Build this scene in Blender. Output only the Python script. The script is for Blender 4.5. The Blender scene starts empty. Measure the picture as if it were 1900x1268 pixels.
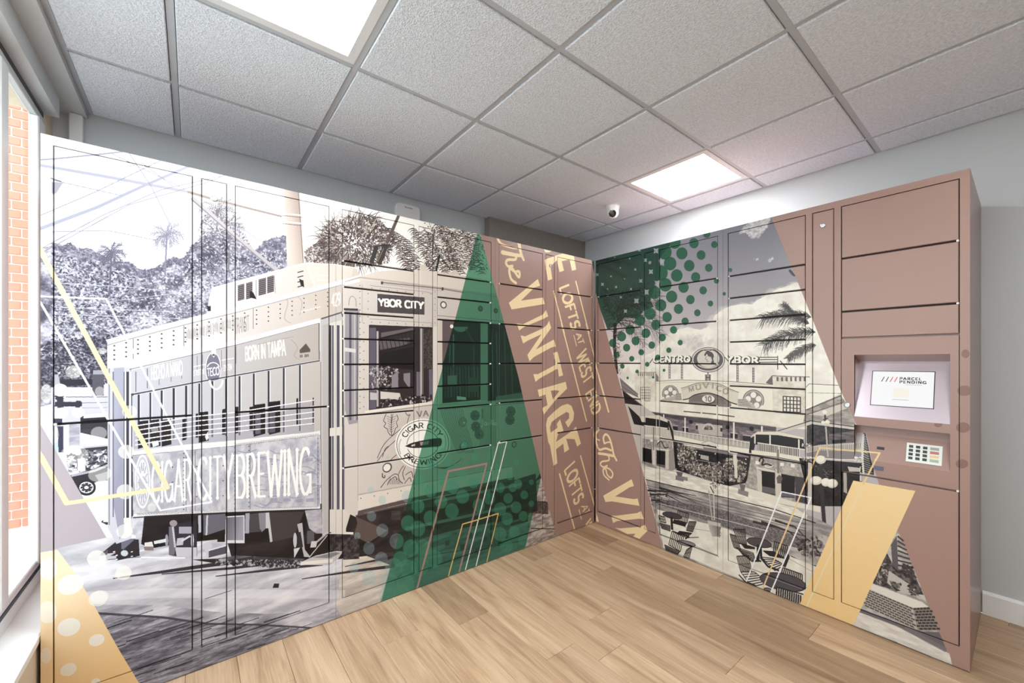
import bpy, bmesh, math, random
import numpy as np
from mathutils import Vector, Matrix

# ---------------------------------------------------------------- camera
scn = bpy.context.scene
COL = scn.collection
F_PX, CX_PX, CY_PX, YAW = 753.127, 950.0, 669.61, 0.9034      # solved from the ceiling grid and the two walls
CAM_H = 1.3159
cam_d = bpy.data.cameras.new('camera')
cam_d.sensor_width = 36.0
cam_d.lens = F_PX / 1900.0 * 36.0
cam_d.shift_y = (CY_PX - 634.0) / 1900.0
cam_d.clip_start = 0.02
cam = bpy.data.objects.new('camera', cam_d)
cam.location = (0.0, 0.0, CAM_H)
cam.rotation_euler = (math.pi / 2, 0.0, YAW - math.pi / 2)
COL.objects.link(cam)
scn.camera = cam

# ---------------------------------------------------------------- world, exposure
wd = bpy.data.worlds.new('overcast_sky')
scn.world = wd
wd.use_nodes = True
bg = wd.node_tree.nodes['Background']
bg.inputs['Color'].default_value = (0.90, 0.95, 1.0, 1.0)
bg.inputs['Strength'].default_value = 2.1
scn.view_settings.view_transform = 'Standard'
scn.view_settings.look = 'None'
scn.view_settings.gamma = 1.0
scn.view_settings.use_curve_mapping = False
scn.view_settings.exposure = 1.08
try:
    scn.cycles.use_denoising = True
    scn.cycles.max_bounces = 10
    scn.cycles.diffuse_bounces = 6
    scn.cycles.sample_clamp_indirect = 6.0
except Exception:
    pass

# ---------------------------------------------------------------- place (metres)
X0, Y0 = 2.5727, 2.1764            # locker fronts: right run faces -X at X0, left run faces -Y at Y0
LH = 2.1277                         # locker height
XL = -0.425                         # left end of the left run
YR = 0.148                          # near end of the right run
CEIL = 2.5666
WALL_X, WALL_Y, WALL_WIN, WALL_BACK = 3.2398, 2.9431, -0.535, -3.05
GX, GY, T = -0.0621, 2.3789, 0.6096
CC, SS = math.cos(YAW), math.sin(YAW)

def ray(px, py):
    r = (px - CX_PX) / F_PX
    return (CC + SS * r, SS - CC * r, -(py - CY_PX) / F_PX)
def on_left(px, py):                # photo pixel -> (X, Z) on the front of the left lockers
    v = ray(px, py); t = Y0 / v[1]
    return v[0] * t, CAM_H + v[2] * t
def on_right(px, py):               # photo pixel -> (Y, Z) on the front of the right lockers
    v = ray(px, py); t = X0 / v[0]
    return v[1] * t, CAM_H + v[2] * t

# ---------------------------------------------------------------- helpers
ORG = {}
def thing(name, label, cat, loc=(0, 0, 0), group=None):
    o = bpy.data.objects.new(name, None); COL.objects.link(o)
    o.empty_display_size = 0.1
    o.location = loc; ORG[o] = Vector(loc)
    o['label'] = label; o['category'] = cat
    if group: o['group'] = group
    return o
def tag(o, label=None, cat=None, group=None, kind=None):
    for k, v in (('label', label), ('category', cat), ('group', group), ('kind', kind)):
        if v: o[k] = v
    return o
def obj(name, bm, mat, parent=None, origin=None, uv=None, smooth=False):
    """bmesh in world metres -> one mesh object (origin at its own centre)"""
    if not isinstance(bm, bpy.types.Mesh):
        bmesh.ops.recalc_face_normals(bm, faces=bm.faces)
        if uv:
            lay = bm.loops.layers.uv.new('print')
            for f in bm.faces:
                for l in f.loops:
                    l[lay].uv = uv(l.vert.co)
        vs = [v.co for v in bm.verts]
        lo = Vector([min(v[i] for v in vs) for i in range(3)]); hi = Vector([max(v[i] for v in vs) for i in range(3)])
        org = Vector(origin) if origin is not None else (lo + hi) / 2
        if origin is None and parent is None: org.z = lo.z
        bmesh.ops.translate(bm, verts=bm.verts, vec=-org)
        me = bpy.data.meshes.new(name)
        bm.to_mesh(me); bm.free()
    else:
        me = bm; org = Vector(origin)
    for m in (mat if isinstance(mat, (list, tuple)) else [mat]):
        if m and len(me.materials) < 8: me.materials.append(m) if m.name not in [q.name for q in me.materials if q] else None
    if smooth:
        for p in me.polygons: p.use_smooth = True
    o = bpy.data.objects.new(name, me); COL.objects.link(o)
    ORG[o] = org
    if parent:
        o.parent = parent; o.location = org - ORG[parent]
    else:
        o.location = org
    return o
def share(name, src, org, parent):
    o = bpy.data.objects.new(name, src.data); COL.objects.link(o)
    org = Vector(org); ORG[o] = org
    o.parent = parent; o.location = org - (ORG[parent] if parent else Vector())
    return o
def box(bm, x0, x1, y0, y1, z0, z1, mi=0):
    x0, x1 = sorted((x0, x1)); y0, y1 = sorted((y0, y1)); z0, z1 = sorted((z0, z1))
    v = [bm.verts.new(p) for p in ((x0,y0,z0),(x1,y0,z0),(x1,y1,z0),(x0,y1,z0),(x0,y0,z1),(x1,y0,z1),(x1,y1,z1),(x0,y1,z1))]
    for q in ((0,3,2,1),(4,5,6,7),(0,1,5,4),(1,2,6,5),(2,3,7,6),(3,0,4,7)):
        f = bm.faces.new([v[i] for i in q]); f.material_index = mi
    return v
def BX(x0, x1, y0, y1, z0, z1, bev=0.0, seg=1):
    bm = bmesh.new(); box(bm, x0, x1, y0, y1, z0, z1)
    if bev: bmesh.ops.bevel(bm, geom=list(bm.edges), offset=bev, segments=seg, affect='EDGES', profile=0.5)
    return bm
def multi(*bx):
    bm = bmesh.new()
    for b in bx: box(bm, *b)
    return bm
def prism(pts, axis, a, b):
    """pts: 2-D outline; extruded along axis from a to b.  axis 'x': pts=(y,z); 'y': (x,z); 'z': (x,y)"""
    bm = bmesh.new()
    def mk(p, t):
        return {'x': (t, p[0], p[1]), 'y': (p[0], t, p[1]), 'z': (p[0], p[1], t)}[axis]
    A = [bm.verts.new(mk(p, a)) for p in pts]; B = [bm.verts.new(mk(p, b)) for p in pts]
    n = len(pts)
    bm.faces.new(A); bm.faces.new(B[::-1])
    for i in range(n): bm.faces.new((A[i], A[(i+1) % n], B[(i+1) % n], B[i]))
    return bm
def lathe(profile, M, seg=32):
    """profile (r, h) revolved about local z, then placed by matrix M"""
    bm = bmesh.new(); rings = []
    for r, h in profile:
        if r < 1e-6: rings.append([bm.verts.new(M @ Vector((0, 0, h)))])
        else: rings.append([bm.verts.new(M @ Vector((r*math.cos(2*math.pi*k/seg), r*math.sin(2*math.pi*k/seg), h))) for k in range(seg)])
    for a, b in zip(rings, rings[1:]):
        for k in range(seg):
            k2 = (k+1) % seg
            if len(a) == 1 and len(b) == 1: continue
            if len(a) == 1: bm.faces.new((a[0], b[k], b[k2]))
            elif len(b) == 1: bm.faces.new((a[k], b[0], a[k2]))
            else: bm.faces.new((a[k], b[k], b[k2], a[k2]))
    return bm

# ---------------------------------------------------------------- materials
def srgb(r, g, b):
    f = lambda c: ((c/255.0)/12.92 if c/255.0 <= 0.04045 else (((c/255.0)+0.055)/1.055)**2.4)
    return (f(r), f(g), f(b), 1.0)
MATS = {}
def mat(name, col, rough=0.5, metal=0.0, spec=0.5, bump=None, emit=None, vary=None, coat=0.0):
    if name in MATS: return MATS[name]
    m = bpy.data.materials.new(name); m.use_nodes = True
    nt = m.node_tree; b = nt.nodes['Principled BSDF']
    b.inputs['Base Color'].default_value = col
    b.inputs['Roughness'].default_value = rough
    b.inputs['Metallic'].default_value = metal
    b.inputs['Specular IOR Level'].default_value = spec
    if coat: b.inputs['Coat Weight'].default_value = coat; b.inputs['Coat Roughness'].default_value = 0.1
    if emit:
        b.inputs['Emission Color'].default_value = emit[0]; b.inputs['Emission Strength'].default_value = emit[1]
    tc = None
    if bump or vary:
        tc = nt.nodes.new('ShaderNodeTexCoord')
    if bump:
        n = nt.nodes.new('ShaderNodeTexNoise'); n.inputs['Scale'].default_value = bump[0]; n.inputs['Detail'].default_value = 4
        nt.links.new(tc.outputs['Object'], n.inputs['Vector'])
        bp = nt.nodes.new('ShaderNodeBump'); bp.inputs['Strength'].default_value = bump[1]; bp.inputs['Distance'].default_value = bump[2]
        nt.links.new(n.outputs['Fac'], bp.inputs['Height']); nt.links.new(bp.outputs['Normal'], b.inputs['Normal'])
    if vary:
        n = nt.nodes.new('ShaderNodeTexNoise'); n.inputs['Scale'].default_value = vary[0]; n.inputs['Detail'].default_value = 3
        nt.links.new(tc.outputs['Object'], n.inputs['Vector'])
        mx = nt.nodes.new('ShaderNodeMix'); mx.data_type = 'RGBA'
        mx.inputs[6].default_value = col; mx.inputs[7].default_value = vary[1]
        nt.links.new(n.outputs['Fac'], mx.inputs[0]); nt.links.new(mx.outputs[2], b.inputs['Base Color'])
    MATS[name] = m
    return m

M_WALL = mat('grey_wall_paint', srgb(200, 205, 207), 0.55, bump=(260, 0.15, 0.002))
M_DARKW = mat('taupe_wall_paint', srgb(138, 133, 126), 0.55, bump=(260, 0.15, 0.002))
M_TRIM = mat('white_trim_paint', srgb(240, 241, 240), 0.4)
M_TEE = mat('grey_ceiling_tee', srgb(186, 190, 197), 0.45)
M_TILE = mat('ceiling_tile', srgb(222, 224, 226), 0.9, spec=0.1)
M_LFRAME = mat('light_frame_paint', srgb(225, 226, 228), 0.4)
M_DIFF = mat('light_diffuser', (0.9, 0.9, 0.9, 1), 0.5, emit=((0.93, 0.972, 1.0, 1), 11.5))
M_BLACK = mat('black_plastic', srgb(18, 18, 20), 0.3)
M_WHITEP = mat('white_plastic', srgb(238, 238, 236), 0.3)
M_BEIGE = mat('beige_wall_paint', srgb(214, 200, 178), 0.6)
M_GASKET = mat('dark_gasket', srgb(46, 58, 74), 0.5)
M_WFRAME = mat('white_window_frame', srgb(233, 238, 240), 0.35)
M_CONC = mat('light_concrete', srgb(190, 190, 186), 0.9, vary=(3.0, srgb(215, 214, 210)))

def _tile_mat():
    nt = M_TILE.node_tree; b = nt.nodes['Principled BSDF']
    tc = nt.nodes.new('ShaderNodeTexCoord'); oi = nt.nodes.new('ShaderNodeObjectInfo')
    ad = nt.nodes.new('ShaderNodeVectorMath'); ad.operation = 'ADD'
    nt.links.new(tc.outputs['Object'], ad.inputs[0]); nt.links.new(oi.outputs['Location'], ad.inputs[1])
    n1 = nt.nodes.new('ShaderNodeTexNoise'); n1.inputs['Scale'].default_value = 95; n1.inputs['Detail'].default_value = 5; n1.inputs['Roughness'].default_value = 0.6
    n2 = nt.nodes.new('ShaderNodeTexVoronoi'); n2.inputs['Scale'].default_value = 170
    for n in (n1, n2): nt.links.new(ad.outputs[0], n.inputs['Vector'])
    mth = nt.nodes.new('ShaderNodeMath'); mth.operation = 'ADD'
    nt.links.new(n1.outputs['Fac'], mth.inputs[0]); nt.links.new(n2.outputs['Distance'], mth.inputs[1])
    bp = nt.nodes.new('ShaderNodeBump'); bp.inputs['Strength'].default_value = 0.55; bp.inputs['Distance'].default_value = 0.006
    nt.links.new(mth.outputs[0], bp.inputs['Height']); nt.links.new(bp.outputs['Normal'], b.inputs['Normal'])
    cr = nt.nodes.new('ShaderNodeValToRGB')
    cr.color_ramp.elements[0].position = 0.30; cr.color_ramp.elements[0].color = srgb(214, 221, 231)
    cr.color_ramp.elements[1].position = 0.62; cr.color_ramp.elements[1].color = srgb(236, 243, 253)
    nt.links.new(n1.outputs['Fac'], cr.inputs['Fac']); nt.links.new(cr.outputs['Color'], b.inputs['Base Color'])
_tile_mat()

def wood_mat():
    m = bpy.data.materials.new('oak_plank'); m.use_nodes = True
    nt = m.node_tree; b = nt.nodes['Principled BSDF']; L = nt.links.new
    N = lambda t, **k: nt.nodes.new(t)
    tc = N('ShaderNodeTexCoord'); oi = N('ShaderNodeObjectInfo')
    # shift the grain by each plank's random number
    mul = N('ShaderNodeMath'); mul.operation = 'MULTIPLY'; mul.inputs[1].default_value = 37.0
    L(oi.outputs['Random'], mul.inputs[0])
    cb = N('ShaderNodeCombineXYZ'); L(mul.outputs[0], cb.inputs[0]); L(mul.outputs[0], cb.inputs[1])
    ad = N('ShaderNodeVectorMath'); ad.operation = 'ADD'; L(tc.outputs['Object'], ad.inputs[0]); L(cb.outputs[0], ad.inputs[1])
    mp = N('ShaderNodeMapping'); mp.inputs['Scale'].default_value = (14.0, 1.1, 1.0); L(ad.outputs[0], mp.inputs['Vector'])
    n1 = N('ShaderNodeTexNoise'); n1.inputs['Scale'].default_value = 1.0; n1.inputs['Detail'].default_value = 7; n1.inputs['Roughness'].default_value = 0.62; n1.inputs['Distortion'].default_value = 1.1
    L(mp.outputs[0], n1.inputs['Vector'])
    mp2 = N('ShaderNodeMapping'); mp2.inputs['Scale'].default_value = (150.0, 5.0, 1.0); L(ad.outputs[0], mp2.inputs['Vector'])
    n2 = N('ShaderNodeTexNoise'); n2.inputs['Scale'].default_value = 1.0; n2.inputs['Detail'].default_value = 3; L(mp2.outputs[0], n2.inputs['Vector'])
    cr = N('ShaderNodeValToRGB')
    e = cr.color_ramp.elements
    e[0].position = 0.25; e[0].color = srgb(152, 122, 95)
    e[1].position = 0.72; e[1].color = srgb(217, 190, 160)
    k = e.new(0.47); k.color = srgb(194, 164, 133)
    L(n1.outputs['Fac'], cr.inputs['Fac'])
    # plank tone
    cr2 = N('ShaderNodeValToRGB'); q = cr2.color_ramp.elements
    q[0].position = 0.0; q[0].color = (0.62, 0.57, 0.52, 1); q[1].position = 1.0; q[1].color = (1.06, 1.03, 1.0, 1)
    k2 = q.new(0.25); k2.color = (0.86, 0.83, 0.80, 1)
    L(oi.outputs['Random'], cr2.inputs['Fac'])
    mx = N('ShaderNodeMix'); mx.data_type = 'RGBA'; mx.blend_type = 'MULTIPLY'; mx.inputs[0].default_value = 1.0
    L(cr.outputs['Color'], mx.inputs[6]); L(cr2.outputs['Color'], mx.inputs[7])
    mx2 = N('ShaderNodeMix'); mx2.data_type = 'RGBA'; mx2.blend_type = 'MULTIPLY'
    mr = N('ShaderNodeMapRange'); mr.inputs['From Min'].default_value = 0.35; mr.inputs['From Max'].default_value = 0.7; mr.inputs['To Min'].default_value = 0.78; mr.inputs['To Max'].default_value = 1.05
    L(n2.outputs['Fac'], mr.inputs['Value'])
    mx2.inputs[0].default_value = 0.7
    L(mx.outputs[2], mx2.inputs[6]); L(mr.outputs['Result'], mx2.inputs[7])
    L(mx2.outputs[2], b.inputs['Base Color'])
    b.inputs['Roughness'].default_value = 0.42; b.inputs['Specular IOR Level'].default_value = 0.35
    bp = N('ShaderNodeBump'); bp.inputs['Strength'].default_value = 0.12; bp.inputs['Distance'].default_value = 0.002
    L(n2.outputs['Fac'], bp.inputs['Height']); L(bp.outputs['Normal'], b.inputs['Normal'])
    return m
M_WOOD = wood_mat()
M_SUB = mat('plank_joint', srgb(120, 96, 72), 0.8)

# ---------------------------------------------------------------- floor
rng = random.Random(7)
floor = obj('floor', BX(WALL_WIN, WALL_X, WALL_BACK, WALL_Y, -0.06, -0.008), M_SUB, origin=(0, 0, -0.06))
tag(floor, kind='structure')
PW, PL = 0.1778, 1.22
joints = {0: 1.163, 1: 1.373, 2: 0.782, 3: 1.645, 4: 1.16, 5: 1.86}     # row starts at X = 1.40 + k*PW
src = {}
def plank(x0, x1, y0, y1):
    x0 = max(x0, WALL_WIN); x1 = min(x1, WALL_X); y0 = max(y0, WALL_BACK); y1 = min(y1, WALL_Y)
    if x1 - x0 < 0.01 or y1 - y0 < 0.02: return
    key = (round(x1-x0, 4), round(y1-y0, 3)); org = ((x0+x1)/2, (y0+y1)/2, -0.004)
    g = 0.0006
    if key in src: share('plank', src[key], org, floor)
    else:
        bm = bmesh.new(); box(bm, x0+g, x1-g, y0+g, y1-g, -0.008, 0.0)
        top = [e for e in bm.edges if all(v.co.z > -0.001 for v in e.verts)]
        bmesh.ops.bevel(bm, geom=top, offset=0.0009, segments=1, affect='EDGES')
        src[key] = obj('plank', bm, M_WOOD, floor, origin=org)
for k in range(-11, 11):
    xs = 1.40 + k*PW
    if xs + PW < WALL_WIN or xs > WALL_X: continue
    j = joints.get(k, rng.random()*PL)
    y = j - 5*PL
    while y < WALL_Y:
        plank(xs, xs+PW, y, y+PL); y += PL

# ---------------------------------------------------------------- walls
wl = obj('wall_left', multi((WALL_WIN-0.03, WALL_X+0.15, WALL_Y, WALL_Y+0.15, 0, 2.75)), M_WALL); tag(wl, kind='structure')
wr = obj('wall_right', multi((WALL_X, WALL_X+0.15, WALL_BACK, WALL_Y, 0, 2.75)), M_WALL); tag(wr, kind='structure')
wb = obj('wall_back', multi((WALL_WIN-0.15, WALL_X+0.15, WALL_BACK-0.15, WALL_BACK, 0, 2.75)), M_WALL); tag(wb, kind='structure')
wc = obj('wall_corner', multi((2.012, WALL_X, 2.872, WALL_Y, 0.0, CEIL)), M_DARKW); tag(wc, kind='structure')
bbr = obj('baseboard_right', prism([(WALL_X, 0.0), (WALL_X, 0.118), (WALL_X-0.008, 0.118), (WALL_X-0.015, 0.106), (WALL_X-0.015, 0.0)], 'y', WALL_BACK, YR-0.004), M_TRIM); tag(bbr, kind='structure')
bbb = obj('baseboard_back', prism([(WALL_BACK, 0.0), (WALL_BACK, 0.118), (WALL_BACK+0.008, 0.118), (WALL_BACK+0.015, 0.106), (WALL_BACK+0.015, 0.0)], 'x', WALL_WIN, WALL_X-0.02), M_TRIM); tag(bbb, kind='structure')

# window wall: low wall, header and piers; the shop window stands between them
SILL = 0.335
WIN_Y0, WIN_Y1, WIN_TOP = 0.10, 2.80, 2.455
ww = obj('wall_window', multi((WALL_WIN-0.15, -0.436, WALL_BACK, WALL_Y, 0, SILL-0.03),
                              (WALL_WIN-0.15, WALL_WIN, WALL_BACK, WIN_Y0, SILL-0.03, 2.75),
                              (WALL_WIN-0.03, WALL_WIN, WIN_Y1, WALL_Y, SILL-0.03, 2.75),
                              (WALL_WIN-0.15, WALL_WIN, WIN_Y0, WIN_Y1, WIN_TOP, 2.75)), M_BEIGE); tag(ww, kind='structure')
sill = obj('trim_1', BX(WALL_WIN-0.02, -0.428, WIN_Y0-0.03, WIN_Y1, SILL-0.03, SILL, 0.004), M_TRIM); tag(sill, kind='structure')
# the boxed beam over the window and the stepped head trim
beam = obj('trim_2', multi((WALL_WIN-0.01, -0.415, WALL_BACK, WALL_Y, CEIL-0.028, 2.72)), M_WALL); tag(beam, kind='structure')
head = obj('trim_3', multi((WALL_WIN, -0.487, WALL_BACK, 2.80, 2.45, CEIL-0.028)), M_WALL); tag(head, kind='structure')
blk = obj('trim_4', BX(-0.475, -0.428, 2.905, WALL_Y, 2.18, CEIL-0.03, 0.003), M_TRIM); tag(blk, kind='structure')

M_GLASS = bpy.data.materials.new('window_glass'); M_GLASS.use_nodes = True
_nt = M_GLASS.node_tree; _nt.nodes.clear()
_o = _nt.nodes.new('ShaderNodeOutputMaterial'); _t = _nt.nodes.new('ShaderNodeBsdfTransparent'); _g = _nt.nodes.new('ShaderNodeBsdfGlossy'); _m = _nt.nodes.new('ShaderNodeMixShader')
_f = _nt.nodes.new('ShaderNodeFresnel'); _f.inputs['IOR'].default_value = 1.45
_t.inputs['Color'].default_value = (0.96, 0.98, 0.97, 1); _g.inputs['Roughness'].default_value = 0.02
_ge = _nt.nodes.new('ShaderNodeNewGeometry'); _iv = _nt.nodes.new('ShaderNodeMath'); _iv.operation = 'SUBTRACT'; _iv.inputs[0].default_value = 1.0; _mu = _nt.nodes.new('ShaderNodeMath'); _mu.operation = 'MULTIPLY'
_nt.links.new(_ge.outputs['Backfacing'], _iv.inputs[1]); _nt.links.new(_f.outputs[0], _mu.inputs[0]); _nt.links.new(_iv.outputs[0], _mu.inputs[1]); _nt.links.new(_mu.outputs[0], _m.inputs[0]); _nt.links.new(_t.outputs[0], _m.inputs[1]); _nt.links.new(_g.outputs[0], _m.inputs[2]); _nt.links.new(_m.outputs[0], _o.inputs['Surface'])

win = thing('window_1', 'white framed shop window beside the lockers with brick seen through it', 'window', (WALL_WIN-0.05, 0.25, SILL))
del win['category']; tag(win, kind='structure')
fx0, fx1 = WALL_WIN-0.028, WALL_WIN+0.004
muls = [(WIN_Y0, WIN_Y0+0.06), (1.20, 1.27), (2.25, 2.325), (2.70, WIN_Y1)]
for a, b in muls:
    obj('mullion', BX(fx0, fx1, a, b, SILL+0.085, WIN_TOP-0.055, 0.004), M_WFRAME, win)
obj('bottom_rail', BX(fx0, fx1, WIN_Y0, WIN_Y1, SILL, SILL+0.05, 0.004), M_WFRAME, win)
obj('gasket', BX(fx0+0.004, fx1-0.004, WIN_Y0+0.01, WIN_Y1-0.01, SILL+0.05, SILL+0.066), M_GASKET, win)
obj('bottom_bead', BX(fx0, fx1-0.005, WIN_Y0, WIN_Y1, SILL+0.066, SILL+0.10, 0.004), M_WFRAME, win)
obj('head_rail', BX(fx0, fx1-0.005, WIN_Y0, WIN_Y1, WIN_TOP-0.055, WIN_TOP-0.025, 0.003), M_WALL, win)
obj('head_gasket', BX(fx0+0.004, fx1-0.004, WIN_Y0+0.01, WIN_Y1-0.01, WIN_TOP-0.025, WIN_TOP), M_BLACK, win)
for (a, b), (c, d) in zip(muls, muls[1:]):
    obj('pane', BX(WALL_WIN-0.014, WALL_WIN-0.010, b-0.005, c+0.005, SILL+0.09, WIN_TOP-0.05), M_GLASS, win)

# outside: pavement and a brick pier with board siding above it
ground = obj('ground_outside', multi((-9.0, WALL_WIN-0.16, -8, 14, -0.16, -0.10)), M_CONC); tag(ground, kind='structure')
M_BRICK = mat('red_brick', srgb(206, 128, 104), 0.85, vary=(9.0, srgb(226, 152, 128)))
M_MORT = mat('pale_mortar', srgb(232, 228, 222), 0.9)
M_SIDE = mat('grey_siding', srgb(196, 194, 184), 0.7)
BY = 4.85
ext = obj('wall_exterior', multi((-2.4, -0.72, BY+0.012, BY+0.30, -0.10, 3.68)), M_MORT, origin=(-1.5, BY, -0.1)); tag(ext, kind='structure')
bh, bl, jt = 0.0597, 0.094, 0.011
bsrc = {}
row = 0; z = 0.02
BR_X0, BR_X1 = -1.46, -0.90
while z + bh < 3.66:
    x = BR_X0 - (0.5*(bl+jt) if row % 2 else 0.0)
    while x < BR_X1:
        a, b = max(x, BR_X0), min(x+bl, BR_X1)
        if b - a > 0.02:
            key = round(b-a, 3)
            org = ((a+b)/2, BY+0.02, z+bh/2)
            if key in bsrc: share('brick', bsrc[key], org, ext)
            else: bsrc[key] = obj('brick', BX(a, b, BY, BY+0.04, z, z+bh, 0.003), M_BRICK, ext, origin=org)
        x += bl + jt
    z += bh + jt; row += 1
sd = obj('wall_siding', multi((-2.4, -0.72, BY+0.01, BY+0.30, 3.70, 6.2)), M_SIDE); tag(sd, kind='structure')
obj('board', BX(-1.065, -1.03, BY-0.03, BY+0.01, 3.70, 6.2), M_BEIGE, sd)
obj('board', BX(-2.4, -0.72, BY-0.02, BY+0.01, 5.05, 5.09), M_SIDE, sd)

# ---------------------------------------------------------------- ceiling: tees, tiles, lights
cl = obj('ceiling', multi((WALL_WIN-0.1, WALL_X+0.1, WALL_BACK-0.1, WALL_Y+0.1, CEIL+0.16, CEIL+0.22)), M_TEE); tag(cl, kind='structure')
CX0, CX1, CY0, CY1 = -0.415, WALL_X, WALL_BACK, WALL_Y
gxs = [CX0] + [GX + i*T for i in range(0, 6)] + [CX1]
gys = [CY1] + [GY - j*T for j in range(0, 9)] + [CY0]
hw = 0.012
for x in gxs[1:-1]:
    obj('main_tee', multi((x-hw, x+hw, CY0, CY1, CEIL, CEIL+0.002), (x-0.001, x+0.001, CY0, CY1, CEIL+0.002, CEIL+0.035)), M_TEE, cl)
for y in gys[1:-1]:
    for a, b in zip(gxs, gxs[1:]):
        obj('cross_tee', multi((a+hw if a != CX0 else a, b-hw if b != CX1 else b, y-hw, y+hw, CEIL+0.0004, CEIL+0.002)), M_TEE, cl)
for b_ in ((CX0, CX0+0.02, CY0, CY1), (CX1-0.02, CX1, CY0, CY1), (CX0+0.02, CX1-0.02, CY1-0.02, CY1), (CX0+0.02, CX1-0.02, CY0, CY0+0.02)):
    obj('wall_angle', multi(b_ + (CEIL+0.001, CEIL+0.003)), M_TEE, cl)
LIGHTS = {(1, 2), (5, 2), (1, 5), (3, 5)}
tsrc = {}
for i, (a, b) in enumerate(zip(gxs, gxs[1:])):
    for j, (d, c) in enumerate(zip(gys, gys[1:])):
        if (i, j) in LIGHTS: continue
        # tegular tile: the face hangs a little below the tees, the edge steps up to rest on them
        e = 0.0145
        x0, x1, y0, y1 = a+e, b-e, c+e, d-e
        if i == 0: x0 = a+0.023
        if i == len(gxs)-2: x1 = b-0.022
        if j == 0: y1 = d-0.022
        if j == len(gys)-2: y0 = c+0.022
        key = (round(x1-x0, 3), round(y1-y0, 3)); org = ((x0+x1)/2, (y0+y1)/2, CEIL)
        if key in tsrc: share('ceiling_tile', tsrc[key], org, cl); continue
        bm = bmesh.new()
        box(bm, x0, x1, y0, y1, CEIL-0.007, CEIL+0.008)
        low = [ed for ed in bm.edges if all(v.co.z < CEIL for v in ed.verts)]
        bmesh.ops.bevel(bm, geom=low, offset=0.003, segments=1, affect='EDGES')
        tsrc[key] = obj('ceiling_tile', bm, M_TILE, cl, origin=org)

def ceiling_light(i, j, label):
    a, b, d, c = gxs[i], gxs[i+1], gys[j], gys[j+1]
    t = thing('ceiling_light', label, 'light', ((a+b)/2, (c+d)/2, CEIL))
    x0, x1, y0, y1 = a+0.013, b-0.013, c+0.013, d-0.013
    w = 0.034
    fr = bmesh.new()
    zb, zt = CEIL-0.003, CEIL+0.012
    for q in ((x0, x1, y0, y0+w), (x0, x1, y1-w, y1), (x0, x0+w, y0+w, y1-w), (x1-w, x1, y0+w, y1-w)):
        box(fr, *q, zb, zt)
    obj('frame', fr, M_LFRAME, t)
    obj('diffuser', BX(x0+w, x1-w, y0+w, y1-w, CEIL+0.001, CEIL+0.008), M_DIFF, t)
    obj('housing', BX(x0+0.005, x1-0.005, y0+0.005, y1-0.005, CEIL+0.012, CEIL+0.10), M_LFRAME, t)
    return t
ceiling_light(1, 2, 'square white lit ceiling panel in the tiles near the window')
ceiling_light(5, 2, 'square white lit ceiling panel near the right wall beside the security camera')
ceiling_light(1, 5, 'unseen lit ceiling panel added on the window side to brighten the lockers')  # out of view, added to brighten the room from behind the camera
ceiling_light(3, 5, 'unseen lit ceiling panel added in mid room as frontal light for the lockers')  # also added out of view, for more frontal light on the corner
# ---------------------------------------------------------------- the printed wraps, drawn as flat print
RES = 1000.0                                   # print dots per metre
def vnoise(h, w, cy, cx, seed):
    """smooth value noise, cell cy x cx dots"""
    r = np.random.RandomState(seed)
    gh, gw = int(h/cy)+3, int(w/cx)+3
    g = r.rand(gh, gw).astype(np.float32)
    y = np.arange(h, dtype=np.float32)/cy; x = np.arange(w, dtype=np.float32)/cx
    yi = y.astype(int); xi = x.astype(int); fy = y-yi; fx = x-xi
    fy = (fy*fy*(3-2*fy))[:, None]; fx = (fx*fx*(3-2*fx))[None, :]
    a = g[yi][:, xi]; b = g[yi][:, xi+1]; c = g[yi+1][:, xi]; d = g[yi+1][:, xi+1]
    return (a*(1-fx)+b*fx)*(1-fy) + (c*(1-fx)+d*fx)*fy
def fbm(h, w, c0, n, seed, ratio=2.0, asp=1.0, gain=0.6):
    s = np.zeros((h, w), np.float32); amp = 1.0; tot = 0
    for k in range(n):
        s += amp*vnoise(h, w, max(1.2, c0/ratio**k), max(1.2, c0*asp/ratio**k), seed+k); tot += amp; amp *= gain
    return s/tot
C = lambda *v: np.array(v if len(v) > 1 else (v[0],)*3, np.float32)
class Fr:
    """coordinates read off an enlarged crop of the photograph -> photo pixels"""
    def __init__(self, x0, y0, s): self.x0, self.y0, self.s = x0, y0, s
    def __call__(self, *p):
        if len(p) == 2 and not hasattr(p[0], '__len__'): return (self.x0+p[0]/self.s, self.y0+p[1]/self.s)
        return [(self.x0+a/self.s, self.y0+b/self.s) for a, b in p]
z1, z2, z3, z4 = Fr(0, 0, 1.981), Fr(0, 600, 1.898), Fr(350, 300, 3.17), Fr(350, 680, 3.17)
z5, z6, z7, z8 = Fr(620, 360, 3.17), Fr(620, 720, 3.02), Fr(860, 380, 3.17), Fr(1080, 360, 3.17)
b1, b2, b3, b4 = Fr(1080, 640, 3.5225), Fr(1160, 860, 3.9625), Fr(1380, 620, 4.528), Fr(1440, 860, 3.1087)
b5, b6 = Fr(1480, 300, 3.5214), Fr(1540, 600, 3.9625)
c2, c3, c4, c5 = Fr(0, 980, 4.4045), Fr(600, 440, 6.338), Fr(200, 560, 6.338), Fr(1180, 620, 6.338)
c6, c7, c8 = Fr(1200, 760, 7.917), Fr(1380, 740, 6.342), Fr(700, 740, 6.338)
d5, d6, d7, d8 = Fr(880, 400, 5.765), Fr(940, 600, 6.342), Fr(960, 780, 5.5125), Fr(1080, 820, 6.675)
I_ = lambda *p: list(p)                        # plain photo pixels

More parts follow.
